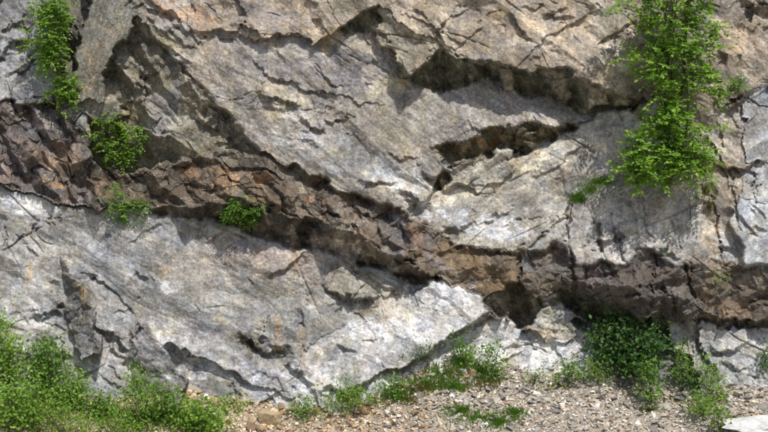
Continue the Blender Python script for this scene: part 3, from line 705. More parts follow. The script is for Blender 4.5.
# blocky band: every block is a piece
bandm = np.isin(kq, ('jumble', 'dyke', 'dyke_shadow'))
ids, cnt = np.unique(cellA[bandm], return_counts=True)
order = ids[np.argsort(-cnt)]
inframe = (PX[:-1, :-1].ravel() > -12) & (PX[:-1, :-1].ravel() < 780)
band_idx = np.nonzero(bandm)[0]; ca = cellA[band_idx]
srt = np.argsort(ca, kind='stable'); band_idx = band_idx[srt]; ca = ca[srt]
st = np.searchsorted(ca, ids); en = np.append(st[1:], len(ca))
rest = []
nb = 0
for i_, (a, b) in enumerate(zip(st, en)):
    f = band_idx[a:b]
    if (b - a) > 120 and inframe[f].any() and nb < 290:
        piece('rock_block', f, M_dyke); nb += 1
    else: rest.append(f)
if rest: piece('rock_rubble', np.concatenate(rest), M_dyke, kind='stuff')
print('pieces', nb, time.time() - T0)

# ------------------------------------------------------------------ ground and scree
CONTACT = [(-260,398),(0,398),(110,402),(190,396),(240,402),(300,412),(345,408),(385,392),(420,370),(455,356),(500,366),(540,374),(600,376),(650,386),(700,390),(768,386),(1030,386)]
cxp = np.array([c[0] for c in CONTACT], float); cyp = np.array([c[1] for c in CONTACT], float)
cpx = np.arange(-260, 1030, 4.0); cpy = np.interp(cpx, cxp, cyp)
cd = np.array([DT[min(H - 1, np.searchsorted(gy, b)), min(W - 1, np.searchsorted(gx, a))] for a, b in zip(cpx, cpy)])
cd = np.convolve(np.pad(cd, 6, mode='edge'), np.ones(13) / 13, mode='valid')
cwx, cwy, cwz = to_world(cpx, cpy, cd)
SL = math.tan(R(31))
def ground_z(x, y):
    x = np.asarray(x, float); y = np.asarray(y, float)
    zc = np.interp(x, cwx, cwz); yc = np.interp(x, cwx, cwy)
    z = zc + SL * (y - yc)
    z = z + .06 * fbm(x * 1.4 + 50, y * 1.4 + 50, 4, 301)
    lo = -5.4 + .10 * fbm(x * .3, y * .3, 3, 302)
    z = np.where(y < 3, lo + np.log1p(np.exp(np.clip((z - lo) * 3, -30, 30))) / 3, lo)
    # the photographer's bank
    z = z + 3.7 * sstep(-14, -20.5, y)
    # plateau behind the wall, above the picture
    return z
gxs = np.concatenate([-np.geomspace(900, 12, 26), np.linspace(-11.5, 11.5, 260), np.geomspace(12, 900, 26)])
gys = np.concatenate([-np.geomspace(900, 24, 22), np.linspace(-23, -5, 60), np.linspace(-4.9, 1.2, 110)])
GX, GY = np.meshgrid(gxs, gys)
GZ = ground_z(GX, GY)
gi = np.arange(GX.size).reshape(GX.shape)
GF = np.stack([gi[:-1, :-1], gi[:-1, 1:], gi[1:, 1:], gi[1:, :-1]], -1).reshape(-1, 4)
mg, n, b = new_mat('stony_soil')
tc = N(n, 'ShaderNodeTexCoord'); a = noise_n(n, tc.outputs['Object'], 9, 6, .7); c = noise_n(n, tc.outputs['Object'], 1.2, 5, .6)
cr = N(n, 'ShaderNodeValToRGB'); cr.color_ramp.elements[0].position = .3; cr.color_ramp.elements[0].color = (.19, .165, .13, 1)
cr.color_ramp.elements[1].position = .7; cr.color_ramp.elements[1].color = (.44, .39, .32, 1)
n.links.new(mathn(n, 'ADD', mathn(n, 'MULTIPLY', a, .6), mathn(n, 'MULTIPLY', c, .4)), cr.inputs[0]); n.links.new(cr.outputs[0], b.inputs['Base Color'])
b.inputs['Roughness'].default_value = .95
bu = N(n, 'ShaderNodeBump'); bu.inputs['Distance'].default_value = .05; n.links.new(a, bu.inputs['Height']); n.links.new(bu.outputs[0], b.inputs['Normal'])
ground = link('ground', mesh_np('ground', np.stack([GX, GY, GZ], -1).reshape(-1, 3), GF, mg, smooth=True))
tag(ground, 'stony ground sloping up to the foot of the cliff', kind='structure')

# hill behind and above the wall so that the cliff is no free standing sheet
tp = V3.reshape(H, W, 3)[0]; lf = V3.reshape(H, W, 3)[:, 0]; rt = V3.reshape(H, W, 3)[:, -1]
def skirt(name, edge, offs, mat):
    rows = [edge]
    for o_ in offs: rows.append(edge + np.array(o_))
    G = np.stack(rows); h_, w_ = G.shape[:2]; ii = np.arange(h_ * w_).reshape(h_, w_)
    F = np.stack([ii[:-1, :-1], ii[:-1, 1:], ii[1:, 1:], ii[1:, :-1]], -1).reshape(-1, 4)
    return G.reshape(-1, 3), F
Gs = []; Fs = []; o_ = 0
for e_, of_ in ((tp, [(0, 3, 1.2), (0, 14, 3), (0, 60, 5)]), (lf, [(-6, 1.5, 0), (-30, 6, 0), (-200, 30, 0)]), (rt, [(6, 1.5, 0), (30, 6, 0), (200, 30, 0)])):
    g_, f_ = skirt('', e_[::6] if len(e_) > 100 else e_, of_, None); Gs.append(g_); Fs.append(f_ + o_); o_ += len(g_)
Gs = np.concatenate(Gs); Fs = np.concatenate(Fs)
hill = link('hillside', mesh_np('hillside', Gs, Fs, M_rock, np.tile(np.array([[.27, .26, .23]], np.float32), (len(Gs), 1)), smooth=True))
tag(hill, 'plain rocky hillside carrying on beyond the cliff', kind='structure')

# stones
rs = np.random.RandomState(77)
from mathutils.geometry import convex_hull_2d  # noqa: F401 (kept small, hulls below use bmesh)
import bmesh
def hull(npts, flat, seed):
    r = random.Random(seed); bm = bmesh.new()
    for i in range(npts):
        while True:
            p = Vector((r.uniform(-1, 1), r.uniform(-1, 1), r.uniform(-1, 1)))
            if .45 < p.length < 1.15: break
        bm.verts.new((p.x * .5, p.y * .5 * r.uniform(.7, 1), p.z * .5 * flat))
    res = bmesh.ops.convex_hull(bm, input=bm.verts)
    bmesh.ops.delete(bm, geom=[g for g in bm.verts if not g.link_faces], context='VERTS')
    bmesh.ops.triangulate(bm, faces=bm.faces[:])
    bm.verts.index_update()
    v = np.array([p.co[:] for p in bm.verts], np.float32); f = np.array([[q.index for q in p.verts] for p in bm.faces], np.int32)
    bm.free(); return v, f
HULLS = [hull(7 + i % 4, (.3, .42, .6)[i % 3], 900 + i) for i in range(24)]
def rmat(rx, ry, rz):
    cx, sx = np.cos(rx), np.sin(rx); cy, sy = np.cos(ry), np.sin(ry); cz, sz = np.cos(rz), np.sin(rz)
    A = np.array([[1, 0, 0], [0, cx, -sx], [0, sx, cx]]); B = np.array([[cy, 0, sy], [0, 1, 0], [-sy, 0, cy]]); Cc = np.array([[cz, -sz, 0], [sz, cz, 0], [0, 0, 1]])
    return Cc @ B @ A
def stone_color(px):
    """tan on the left, greyer to the right"""
    t = min(max((px - 350) / 110, 0), 1); r = rs.rand()
    tan_ = [(.56,.43,.27), (.46,.33,.20), (.62,.51,.36), (.36,.25,.15), (.58,.47,.33)]
    gry = [(.46,.42,.36), (.34,.30,.25), (.58,.54,.48), (.46,.38,.29), (.26,.235,.20), (.52,.46,.38)]
    c = np.array((tan_ if rs.rand() > t * .93 + .03 else gry)[rs.randint(5)])
    if rs.rand() < .05: c = np.array((.60, .59, .57))
    return c * rs.uniform(.8, 1.45)
NST = 40000
sx = rs.uniform(-8.4, 8.4, NST)
yc = np.interp(sx, cwx, cwy)
sy = yc + .12 - rs.rand(NST) ** 1.1 * 2.0
sz = ground_z(sx, sy)
size = np.clip(rs.lognormal(math.log(.050), .58, NST), .022, .26)
ppx = 384 + sx / (S * (1 + sy / DIST))
ppy = 216 - sz / (S * (1 + sy / DIST))
okv = (ppy < 440) & (ppx > -8) & (ppx < 776)
bigf = sstep(210, 250, ppx) * sstep(420, 380, ppx)
size *= 1 + .0 * bigf
vis_order = np.argsort(-(size * okv))
scree = empty('scree_slope', (0, 0, 0), label='fans of broken stone along the foot of the cliff', kind='structure')
chosen = set(vis_order[:280].tolist())
def obj_stone_mats():
    out = []
    for nm, cols in (('tan_stone', [(.46,.34,.21), (.33,.22,.13)]), ('grey_stone', [(.42,.39,.34), (.25,.23,.21)]), ('pale_stone', [(.56,.53,.48), (.43,.38,.30)])):
        m, n, b = new_mat(nm); oi = N(n, 'ShaderNodeObjectInfo'); mx = N(n, 'ShaderNodeMix', data_type='RGBA')
        mx.inputs[6].default_value = (*cols[0], 1); mx.inputs[7].default_value = (*cols[1], 1); n.links.new(oi.outputs['Random'], mx.inputs[0])
        tc = N(n, 'ShaderNodeTexCoord'); q = noise_n(n, tc.outputs['Object'], 5, 5, .7)
        n.links.new(scaled(n, mx.outputs[2], mathn(n, 'ADD', q, .5)), b.inputs['Base Color']); b.inputs['Roughness'].default_value = .9
        bu = N(n, 'ShaderNodeBump'); bu.inputs['Distance'].default_value = .06; n.links.new(q, bu.inputs['Height']); n.links.new(bu.outputs[0], b.inputs['Normal'])
        out.append(m)
    return out
SM = obj_stone_mats()
SMESH = [[mesh_np('stone', v, f, m) for (v, f) in HULLS[:10]] for m in SM]
vv = []; ff = []; cc = []; off = 0
for i in range(NST):
    rx, ry, rz = rs.normal(0, .45), rs.normal(0, .45), rs.uniform(0, 6.28)
    if i in chosen:
        mi = 0 if rs.rand() > min(max((ppx[i] - 370) / 90, 0), 1) * .9 + .06 else (1 + (rs.rand() < .4))
        o = link('stone', SMESH[mi][rs.randint(10)], scree)
        o.location = (sx[i], sy[i], sz[i] + size[i] * .12); o.rotation_euler = (rx, ry, rz); o.scale = (size[i],) * 3
        continue
    v, f = HULLS[rs.randint(24)]
    p = (v * size[i]) @ rmat(rx, ry, rz).T + np.array([sx[i], sy[i], sz[i] + size[i] * .1])
    vv.append(p); ff.append(f + off); off += len(v); cc.append(np.tile(stone_color(ppx[i]), (len(v), 1)))
o = link('small_stones', mesh_np('small_stones', np.concatenate(vv), np.concatenate(ff), M_stone, np.concatenate(cc)), scree); o['kind'] = 'stuff'
print('stones', time.time() - T0)

def at_ground(px, py):
    """world point where the line of sight through a pixel meets the scree"""
    ys = np.linspace(1, -6, 700); k = S * (1 + ys / DIST)
    xs = (px - 384) * k; zs = (216 - py) * k; g = ground_z(xs, ys)
    m = np.nonzero(g >= zs)[0]
    i = m[-1] if len(m) else 0
    return xs[i], ys[i], zs[i]

def rough_rock(name, px, py, wpx, hpx, dpx, colr, seed, label, cat, rotz=0., sub=6, group=None):
    """an angular boulder: a subdivided hull with planar cuts and roughness"""
    v, f = hull(14, 1.0, seed); bm = bmesh.new()
    vs_ = [bm.verts.new(p) for p in v]
    for t in f: bm.faces.new([vs_[k] for k in t])
    bmesh.ops.subdivide_edges(bm, edges=bm.edges[:], cuts=sub, use_grid_fill=True)
    for w_ in bm.verts:
        nn = mnoise.noise(w_.co * 4 + Vector((seed, 0, 0))) * .16 + mnoise.noise(w_.co * 11) * .07 + mnoise.noise(w_.co * 24) * .03
        w_.co *= 1 + nn
    me = bpy.data.meshes.new(name); bm.to_mesh(me); bm.free()
    at = me.color_attributes.new('tint', 'FLOAT_COLOR', 'POINT')
    for i, d in enumerate(at.data):
        k = 1 + .3 * mnoise.noise(me.vertices[i].co * 4); d.color = (colr[0] * k, colr[1] * k, colr[2] * k, 1)
    me.materials.append(M_stone)
    o = link(name, me); x, y, z = at_ground(px, py)
    o.location = (x, y, z + hpx * S * .25); o.scale = (wpx * S, dpx * S, hpx * S); o.rotation_euler = (0, 0, rotz)
    return tag(o, label, cat, group)
rough_rock('boulder', 268, 424, 32, 20, 24, (.40,.31,.19), 3, 'large tan boulder half buried in the scree near the bottom edge', 'boulder', .3)
rough_rock('boulder', 366, 413, 16, 11, 12, (.30,.19,.11), 5, 'small dark brown boulder lying below the bushy green weeds', 'boulder', .9)
rough_rock('boulder', 252, 430, 12, 14, 10, (.26,.18,.12), 9, 'narrow brown boulder leaning on the left end of the large tan one', 'boulder', .2)
rough_rock('flat_rock', 766, 430, 88, 20, 60, (.56,.56,.55), 11, 'flat whitish rock in the bottom right corner', 'rock', .15)
rough_rock('boulder', 766, 431, 16, 6, 10, (.62,.34,.10), 13, 'orange rock in front of the flat whitish one', 'rock', .5)
rough_rock('boulder', 545, 403, 12, 8, 9, (.50,.48,.44), 15, 'pale boulder on the grey scree below the whitish slab', 'boulder', .4)

# ------------------------------------------------------------------ plants
def leaf_material(name, c1, c2, trans=.35):
    m, n, b = new_mat(name)
    at = N(n, 'ShaderNodeAttribute', attribute_name='tint')
    sp_ = N(n, 'ShaderNodeSeparateColor'); n.links.new(at.outputs['Color'], sp_.inputs[0])
    mx = N(n, 'ShaderNodeMix', data_type='RGBA'); mx.inputs[6].default_value = (*c1, 1); mx.inputs[7].default_value = (*c2, 1)
    n.links.new(sp_.outputs[0], mx.inputs[0])
    n.links.new(mx.outputs[2], b.inputs['Base Color']); b.inputs['Roughness'].default_value = .5; b.inputs['Specular IOR Level'].default_value = .3
    tr = N(n, 'ShaderNodeBsdfTranslucent'); sc2 = N(n, 'ShaderNodeVectorMath', operation='MULTIPLY'); sc2.inputs[1].default_value = (1.5, 1.7, .6)
    n.links.new(mx.outputs[2], sc2.inputs[0]); n.links.new(sc2.outputs[0], tr.inputs['Color'])
    ms = N(n, 'ShaderNodeMixShader'); ms.inputs[0].default_value = trans
    n.links.new(b.outputs[0], ms.inputs[1]); n.links.new(tr.outputs[0], ms.inputs[2]); n.links.new(ms.outputs[0], n.nodes['Material Output'].inputs['Surface'])
    return m
L_BRIGHT = leaf_material('bright_leaf', (.10,.21,.026), (.29,.44,.075))
L_MID = leaf_material('mid_leaf', (.065,.15,.024), (.20,.33,.055))
L_DARK = leaf_material('dark_leaf', (.035,.095,.028), (.11,.21,.05))
L_DRY = leaf_material('dry_grass_blade', (.14,.14,.04), (.24,.20,.08))
mb_, n, b = new_mat('bark'); tc = N(n, 'ShaderNodeTexCoord'); q = noise_n(n, tc.outputs['Object'], 30, 4, .6)
cr = N(n, 'ShaderNodeValToRGB'); cr.color_ramp.elements[0].color = (.05, .04, .03, 1); cr.color_ramp.elements[1].color = (.17, .14, .11, 1); n.links.new(q, cr.inputs[0]); n.links.new(cr.outputs[0], b.inputs['Base Color']); b.inputs['Roughness'].default_value = .9
M_BARK = mb_

def tube(path, r0, r1, sides=5):
    P = np.array(path, float); n_ = len(P); V = []; F = []
    for i, p in enumerate(P):
        t = P[min(i + 1, n_ - 1)] - P[max(i - 1, 0)]; t /= np.linalg.norm(t) + 1e-9
        a = np.cross(t, [0, 1, .2]); a /= np.linalg.norm(a) + 1e-9; b_ = np.cross(t, a)
        r_ = r0 + (r1 - r0) * i / (n_ - 1)
        for k in range(sides):
            an = 2 * math.pi * k / sides; V.append(p + r_ * (math.cos(an) * a + math.sin(an) * b_))
    for i in range(n_ - 1):
        for k in range(sides):
            F.append((i * sides + k, i * sides + (k + 1) % sides, (i + 1) * sides + (k + 1) % sides, (i + 1) * sides + k))
    return np.array(V), np.array(F)

def leaves_mesh(name, P, Dr, Nn, Ln, Wd, shade, mat):
    """folded pointed leaf, four triangles as two quads: P base, Dr direction, Nn normal"""
    Dr = Dr / (np.linalg.norm(Dr, axis=1, keepdims=True) + 1e-9)
    Sd = np.cross(Dr, Nn); Sd /= np.linalg.norm(Sd, axis=1, keepdims=True) + 1e-9
    Up = np.cross(Sd, Dr)
    L = Ln[:, None]; Wv = Wd[:, None]
    a = P; m_ = P + Dr * L * .5 - Up * L * .06; t = P + Dr * L - Up * L * .16
    l = P + Dr * L * .45 + Sd * Wv + Up * L * .06; r_ = P + Dr * L * .45 - Sd * Wv + Up * L * .06
    V = np.stack([a, l, t, r_, m_], 1).reshape(-1, 3)
    k = np.arange(len(P))[:, None] * 5
    F = np.concatenate([k + np.array([[0, 4, 1, 0]])[:, :3], k + np.array([[1, 4, 2]]), k + np.array([[0, 3, 4]]), k + np.array([[4, 3, 2]])])
    cc_ = np.repeat(np.clip(shade, 0, 1), 5)[:, None] * np.ones((1, 3))
    return mesh_np(name, V, F, mat, cc_)

def plant(name, label, cat, base, blobs, tips, per, leaf, mat, seed, group=None, kind='ash', depth=.7, on='rock', stems=3, trunk_r=.02, out=.35, droop=.35, spread=1.0, parts=('trunk', 'crown')):
    """base px, blobs [(px,py,rx,ry)] fill the crown outline; crown has real depth in front of the rock"""
    r = np.random.RandomState(seed)
    if on == 'rock':
        d0 = surf_d(*base); bx, by, bz = to_world(base[0], base[1], d0 - .02)
    else:
        bx, by, bz = at_ground(*base); d0 = -by
    B = np.array([bx, by, bz])
    root = empty(name, tuple(B), label=label, cat=cat, group=group)
    if name == 'bush': leaf *= 1.75; tips = int(tips * 1.35); per = max(4, int(per * .62))
    elif name == 'shrub': leaf *= 1.15; tips = int(tips * .75)
    area = np.array([b_[2] * b_[3] for b_ in blobs], float); area /= area.sum()
    T = []
    for i in range(tips):
        bl = blobs[r.choice(len(blobs), p=area)]
        while True:
            q = r.uniform(-1, 1, 3)
            if q @ q < 1: break
        q = q * (1.0 + (.2 if name == 'tree' else .6) * abs(r.normal()) * (r.rand() < .5))
        px_ = bl[0] + q[0] * bl[2]; py_ = bl[1] + q[1] * bl[3]
        dep = d0 + out + q[2] * depth * min(bl[2], bl[3]) * S
        if on == 'rock':
            dep = max(dep, surf_d(px_, py_) + .05)
        T.append(to_world(px_, py_, dep))
    T = np.array(T)
    if on != 'rock': T[:, 2] = np.maximum(T[:, 2], ground_z(T[:, 0], T[:, 1]) + .03)
    # stems run from the base up through the blobs
    top = T[np.argsort(-T[:, 2])][:max(4, tips // 8)]
    SV = []; SF = []; so = 0; nodes = []
    def add_tube(path, a, c_):
        nonlocal so
        v_, f_ = tube(path, a, c_); SV.append(v_); SF.append(f_ + so); so += len(v_)
    for s_ in range(stems):
        e = top[r.randint(len(top))]; steps = 9; path = []
        bow = r.normal(0, .06, 3) * np.linalg.norm(e - B)
        for k in range(steps + 1):
            t = k / steps; p = B + (e - B) * t + bow * math.sin(math.pi * t) + r.normal(0, .008, 3); p[1] = min(p[1], B[1] + .02) - .12 * math.sin(math.pi * t) * out
            path.append(p)
            if k > 0: nodes.append((p, t))
        add_tube(path, trunk_r * (1 if s_ == 0 else .7), trunk_r * .2)
    NP = np.array([q[0] for q in nodes])
    # twigs to the tips
    order_ = np.argsort(np.linalg.norm(T - B, axis=1))
    for i in order_:
        p = T[i]; dd = np.linalg.norm(NP - p, axis=1) + 1.2 * np.clip(NP[:, 2] - p[2], 0, None)
        j = int(np.argmin(dd)); q = NP[j]; mid = (p + q) / 2 + np.array([0, 0, .06 * np.linalg.norm(p - q)])
        add_tube([q, mid, p], max(trunk_r * .25, .003), .0015)
        NP = np.vstack([NP, mid[None], p[None]])
    # leaves
    n_ = tips * per
    up_ = name == 'tree' and B[0] > 0
    if kind == 'ash':     # compound drooping leaves: pairs of leaflets along a rachis
        nl = 9; tp_ = np.repeat(T, per, 0); M = len(tp_)
        az = r.uniform(0, 2 * np.pi, M); el = r.normal(.35 if up_ else .15, .6, M)
        dr = np.stack([np.cos(az) * np.cos(el), np.sin(az) * np.cos(el), np.sin(el)], 1)
        ln = r.uniform(.8, 1.3, M) * leaf * 3.2 * spread
        st_ = tp_ + r.normal(0, leaf * .8, (M, 3))
        P_, D_, Nn_, Sh, Le = [], [], [], [], []
        sh = np.clip(r.normal(.45, .25, M), 0, 1)
        for k in range(nl):
            pr = k // 2; sd = -1 if k % 2 else 1
            t = (pr + 1) / 5 if k < 8 else 1.0
            pos = st_ + dr * (ln * t)[:, None]; pos[:, 2] -= (.22 if up_ else droop) * ln * t * t
            side = np.cross(dr, [0, 0, 1.0]); side /= np.linalg.norm(side, axis=1, keepdims=True) + 1e-6
            dl = (side * sd * .9 + dr * .6) if k < 8 else dr.copy()
            dl = dl + np.array([0, 0, -.18 if up_ else -.3]) + r.normal(0, .15, (M, 3))
            nn = np.array([[0, -.35, 1.0]]) + r.normal(0, .55, (M, 3))
            P_.append(pos); D_.append(dl); Nn_.append(nn); Sh.append(sh + r.normal(0, .08, M)); Le.append(np.full(M, leaf) * r.uniform(.8, 1.15, M))
        P_ = np.concatenate(P_); D_ = np.concatenate(D_); Nn_ = np.concatenate(Nn_); Sh = np.concatenate(Sh); Le = np.concatenate(Le)
        me = leaves_mesh('crown', P_ - B, D_, Nn_, Le, Le * .34, Sh, mat)
    else:
        tp_ = np.repeat(T, per, 0)
        pos = tp_ + r.normal(0, leaf * 1.5 * spread, (n_, 3))
        dr = r.normal(0, 1, (n_, 3)) + np.array([0, -.3, .2 if kind != 'herb' else .9])
        nn = np.array([[0, -.5, 1.0]]) + r.normal(0, .6, (n_, 3))
        sh = np.clip(np.repeat(r.normal(.45, .2, tips), per) + r.normal(0, .12, n_), 0, 1)
        le = leaf * r.uniform(.7, 1.25, n_)
        me = leaves_mesh('crown', pos - B, dr, nn, le, le * (.36 if kind == 'broad' else .2), sh, mat)
    st_o = link(parts[0], mesh_np(parts[0], np.concatenate(SV) - B, np.concatenate(SF), M_BARK, smooth=True), root)
    cr_o = link(parts[1], me, root)
    return root

TR = ('trunk', 'crown'); SH = ('stem', 'foliage')
# tall tree on the right
plant('tree', 'tall bright green tree rooted on a ledge, reaching the top edge', 'tree', (668, 190),
      [(q[0], q[1] - 3, q[2] * 1.15, q[2] * .8) for q in ((680,142,10),(668,62,10),(676,15,12),(668,108,10),(621,12,7),(632,20,9),(651,2,12),(681,5,13),(700,4,10),(716,17,9),(718,29,8),(646,24,11),(658,36,12),(676,30,12),(696,26,12),(661,48,11),(684,50,13),(707,47,7),
       (637,66,9),(650,70,10),(664,77,11),(691,62,11),(701,76,10),(711,96,8),(688,84,11),(680,100,12),(660,95,10),(671,120,14),(657,130,12),(687,130,13),(707,134,8),(639,148,11),(632,162,10),(664,157,15),(684,152,13),
       (651,174,14),(676,168,14),(687,176,9),(634,180,10),(660,184,12),(628,172,9),(702,160,10),(704,176,8),(646,166,12),(694,168,11),(660,-14,14),(690,-16,16),(676,-36,18),(640,-6,8))],
      370, 4, .088, L_BRIGHT, 1, None, 'ash', .9, stems=7, trunk_r=.042, out=.5, parts=TR)
plant('shrub', 'small sprig of bright leaves right of the tall tree', 'shrub', (730, 92), [(736, 86, 10, 6)], 10, 5, .045, L_MID, 2, 'shrubs rooted in the cliff', 'ash', .6, stems=2, trunk_r=.008, out=.1, parts=SH)
plant('tree', 'slender drooping tree growing in the dark crevice at upper left', 'tree', (58, 74),
      [(44, 8, 18, 14), (52, 28, 16, 16), (42, 42, 16, 12), (56, 50, 12, 12), (50, 60, 16, 9), (58, 14, 10, 14), (50, -14, 16, 12)],
      110, 4, .066, L_BRIGHT, 3, None, 'ash', .9, stems=4, trunk_r=.025, out=.3, parts=TR)
CG = 'shrubs rooted in the cliff'
plant('shrub', 'round bright shrub below the slender tree at upper left', 'shrub', (66, 104), [(64, 90, 15, 12), (74, 96, 9, 7), (58, 97, 8, 6)], 40, 5, .05, L_BRIGHT, 4, CG, 'ash', .9, stems=3, trunk_r=.012, out=.15, parts=SH)
plant('shrub', 'spreading light green shrub in the shaded hollow left of centre', 'shrub', (118, 166), [(106, 120, 8, 8), (118, 132, 14, 12), (132, 136, 14, 12), (110, 150, 20, 12), (100, 142, 10, 8), (128, 158, 12, 8)], 70, 5, .048, L_BRIGHT, 5, CG, 'ash', .9, stems=4, trunk_r=.014, out=.25, parts=SH)
plant('shrub', 'low leafy plant on the band edge under the shaded hollow', 'shrub', (125, 216), [(118, 208, 12, 8), (132, 210, 14, 9), (148, 205, 10, 5), (122, 218, 8, 4), (117, 192, 5, 8)], 42, 6, .038, L_MID, 6, CG, 'ash', .8, stems=3, trunk_r=.008, out=.12, parts=SH)
plant('shrub', 'bushy green plant hanging under the dark band with its shadow on the slab', 'shrub', (240, 228), [(240, 214, 20, 9), (234, 208, 12, 7), (250, 218, 10, 8), (244, 206, 8, 6)], 55, 6, .04, L_MID, 7, CG, 'ash', .8, stems=3, trunk_r=.01, out=.22, parts=SH)
plant('shrub', 'tiny sprig beside the wavy ribs of the hollow', 'shrub', (197, 158), [(197, 154, 5, 4)], 6, 4, .03, L_MID, 8, CG, 'broad', .6, stems=2, trunk_r=.005, out=.05, parts=SH)
plant('shrub', 'star shaped tuft on the rusty wall at the right', 'shrub', (721, 288), [(721, 281, 6, 6)], 12, 7, .05, L_BRIGHT, 9, CG, 'herb', .6, stems=2, trunk_r=.005, out=.08, parts=SH)
plant('shrub', 'tiny sprig in a notch above the dark bulge', 'shrub', (665, 257), [(664, 253, 4, 4)], 6, 4, .03, L_MID, 10, CG, 'broad', .6, stems=2, trunk_r=.004, out=.04, parts=SH)
plant('shrub', 'two small sprigs on the brown rock left of the bulge', 'shrub', (556, 290), [(551, 285, 6, 4), (566, 287, 4, 3)], 9, 4, .03, L_MID, 11, CG, 'broad', .6, stems=2, trunk_r=.004, out=.05, parts=SH)
plant('shrub', 'dark creeping shrub in the long joint under the bright slab', 'shrub', (424, 362), [(424, 353, 16, 7), (434, 348, 10, 5), (412, 358, 8, 5)], 42, 9, .03, L_DARK, 12, CG, 'broad', .8, stems=3, trunk_r=.008, out=.14, parts=SH)
plant('shrub', 'sparse greyish sprig on the whitish slab above the scree', 'shrub', (546, 364), [(546, 360, 4, 4)], 6, 5, .03, L_DARK, 13, CG, 'broad', .6, stems=2, trunk_r=.004, out=.05, parts=SH)
# at the foot of the wall
FG = 'bushes along the foot of the cliff'
def bush(label, base, blobs, tips, per, leaf, mat, seed, kind='broad', **k):
    return plant('bush', label, 'bush', base, blobs, tips, per, leaf, mat, seed, FG, kind, k.pop('depth', 1.0), on='ground', stems=k.pop('stems', 4), trunk_r=k.pop('trunk_r', .012), out=k.pop('out', .1), parts=SH, **k)
bush('largest dense dark green bush, in the recess under the dark bulge', (628, 380), [(608, 328, 11, 7), (602, 342, 7, 10), (618, 340, 12, 10), (634, 330, 10, 7), (652, 338, 9, 7), (644, 350, 14, 13), (630, 360, 12, 8), (612, 352, 10, 7)], 260, 11, .05, L_DARK, 21, trunk_r=.025, out=.25)
bush('narrow upright bright green bush in front of the big dark bush', (652, 404), [(650, 376, 9, 12), (652, 392, 8, 10), (648, 366, 6, 7)], 60, 9, .042, L_MID, 22)
bush('slim pale green bush between the big dark bush and the folded rock', (684, 384), [(682, 362, 7, 12), (682, 374, 9, 9), (678, 350, 4, 7)], 46, 9, .038, L_MID, 23)
bush('leaning feathery bush at the foot of the folded rock', (712, 396), [(706, 374, 9, 10), (714, 384, 9, 10), (720, 394, 6, 9), (702, 366, 5, 6)], 70, 9, .04, L_BRIGHT, 24, 'herb')
bush('bright round bush on the scree nearest the flat whitish rock', (704, 416), [(704, 404, 11, 10), (698, 408, 7, 6)], 50, 10, .042, L_BRIGHT, 25, 'herb')
bush('slim dull green bush at the bottom edge left of the flat whitish rock', (719, 432), [(718, 418, 6, 13)], 30, 9, .036, L_MID, 26)
bush('small grey green bush on the scree between two brighter bushes', (690, 390), [(691, 384, 9, 6)], 24, 8, .034, L_DARK, 27)
bush('yellow green clump left of the big dark bush', (597, 384), [(597, 374, 14, 9), (590, 370, 8, 6)], 56, 9, .036, L_BRIGHT, 28, 'herb')
bush('low dark clump under the right end of the whitish slab', (571, 380), [(571, 371, 11, 8)], 34, 9, .036, L_MID, 29)
bush('tiny yellow green clump on the scree below the whitish slab', (556, 386), [(556, 380, 8, 5)], 18, 8, .03, L_BRIGHT, 30, 'herb')
bush('thin upright sprig on the scree below the whitish slab', (534, 384), [(534, 378, 4, 7)], 14, 8, .032, L_MID, 31)
bush('grey green bush cut by the right edge of the picture', (768, 378), [(768, 360, 7, 16), (776, 366, 10, 14)], 50, 9, .036, L_DARK, 32)
bush('upright bush at the head of the grassy bank', (463, 362), [(463, 350, 9, 8), (458, 342, 5, 6), (468, 356, 8, 6)], 50, 9, .036, L_MID, 33)
bush('tall leafy bush on the right side of the grassy bank', (497, 378), [(495, 352, 6, 6), (498, 364, 8, 8), (496, 374, 9, 6), (490, 350, 4, 4)], 52, 9, .036, L_MID, 34)
bush('bushy weeds with one tall thin stalk beside the bright slab', (350, 412), [(340, 402, 14, 9), (352, 398, 12, 11), (362, 400, 12, 9), (345, 384, 3, 13), (372, 402, 8, 6), (331, 406, 8, 6)], 110, 10, .036, L_BRIGHT, 35, 'herb')
bush('round green bush at the right end of the bushy weeds', (394, 394), [(395, 386, 10, 9), (388, 390, 7, 6)], 46, 9, .036, L_MID, 36)
bush('small bush alone at the foot of the bright slab', (303, 416), [(302, 408, 9, 8), (310, 413, 6, 4)], 36, 9, .036, L_MID, 37)
bush('low creeping bush left of the large tan boulder', (232, 406), [(225, 401, 14, 4), (238, 404, 10, 4)], 30, 8, .032, L_BRIGHT, 38)
# bushes crowding the lower left corner
LG = 'bushes crowding the lower left corner'
def lbush(label, px, py, blobs, tips, per, leaf, mat, seed, kind='broad'):
    return plant('bush', label, 'bush', (px, py), blobs, tips, per, leaf, mat, seed, LG, kind, .9, on='ground', stems=5, trunk_r=.014, out=.12, parts=SH)
lbush('tall bush in front of the cliff at the left edge of the picture', 8, 398, [(6, 330, 9, 14), (-4, 340, 12, 22), (10, 352, 14, 16), (4, 372, 18, 16)], 150, 11, .04, L_BRIGHT, 41)
lbush('rounded bush with dark foliage left of the rock fin', 48, 396, [(48, 346, 12, 12), (38, 358, 14, 12), (54, 364, 14, 14), (46, 382, 16, 12)], 150, 11, .04, L_MID, 42)
lbush('wide leafy bush at the left edge, bottom corner', 10, 430, [(4, 398, 22, 16), (24, 392, 18, 14), (16, 416, 26, 14)], 170, 11, .042, L_BRIGHT, 43)
lbush('low bush under the rock fin in the lower left', 76, 408, [(72, 384, 12, 10), (62, 398, 16, 10), (82, 394, 8, 7)], 100, 11, .038, L_BRIGHT, 44)
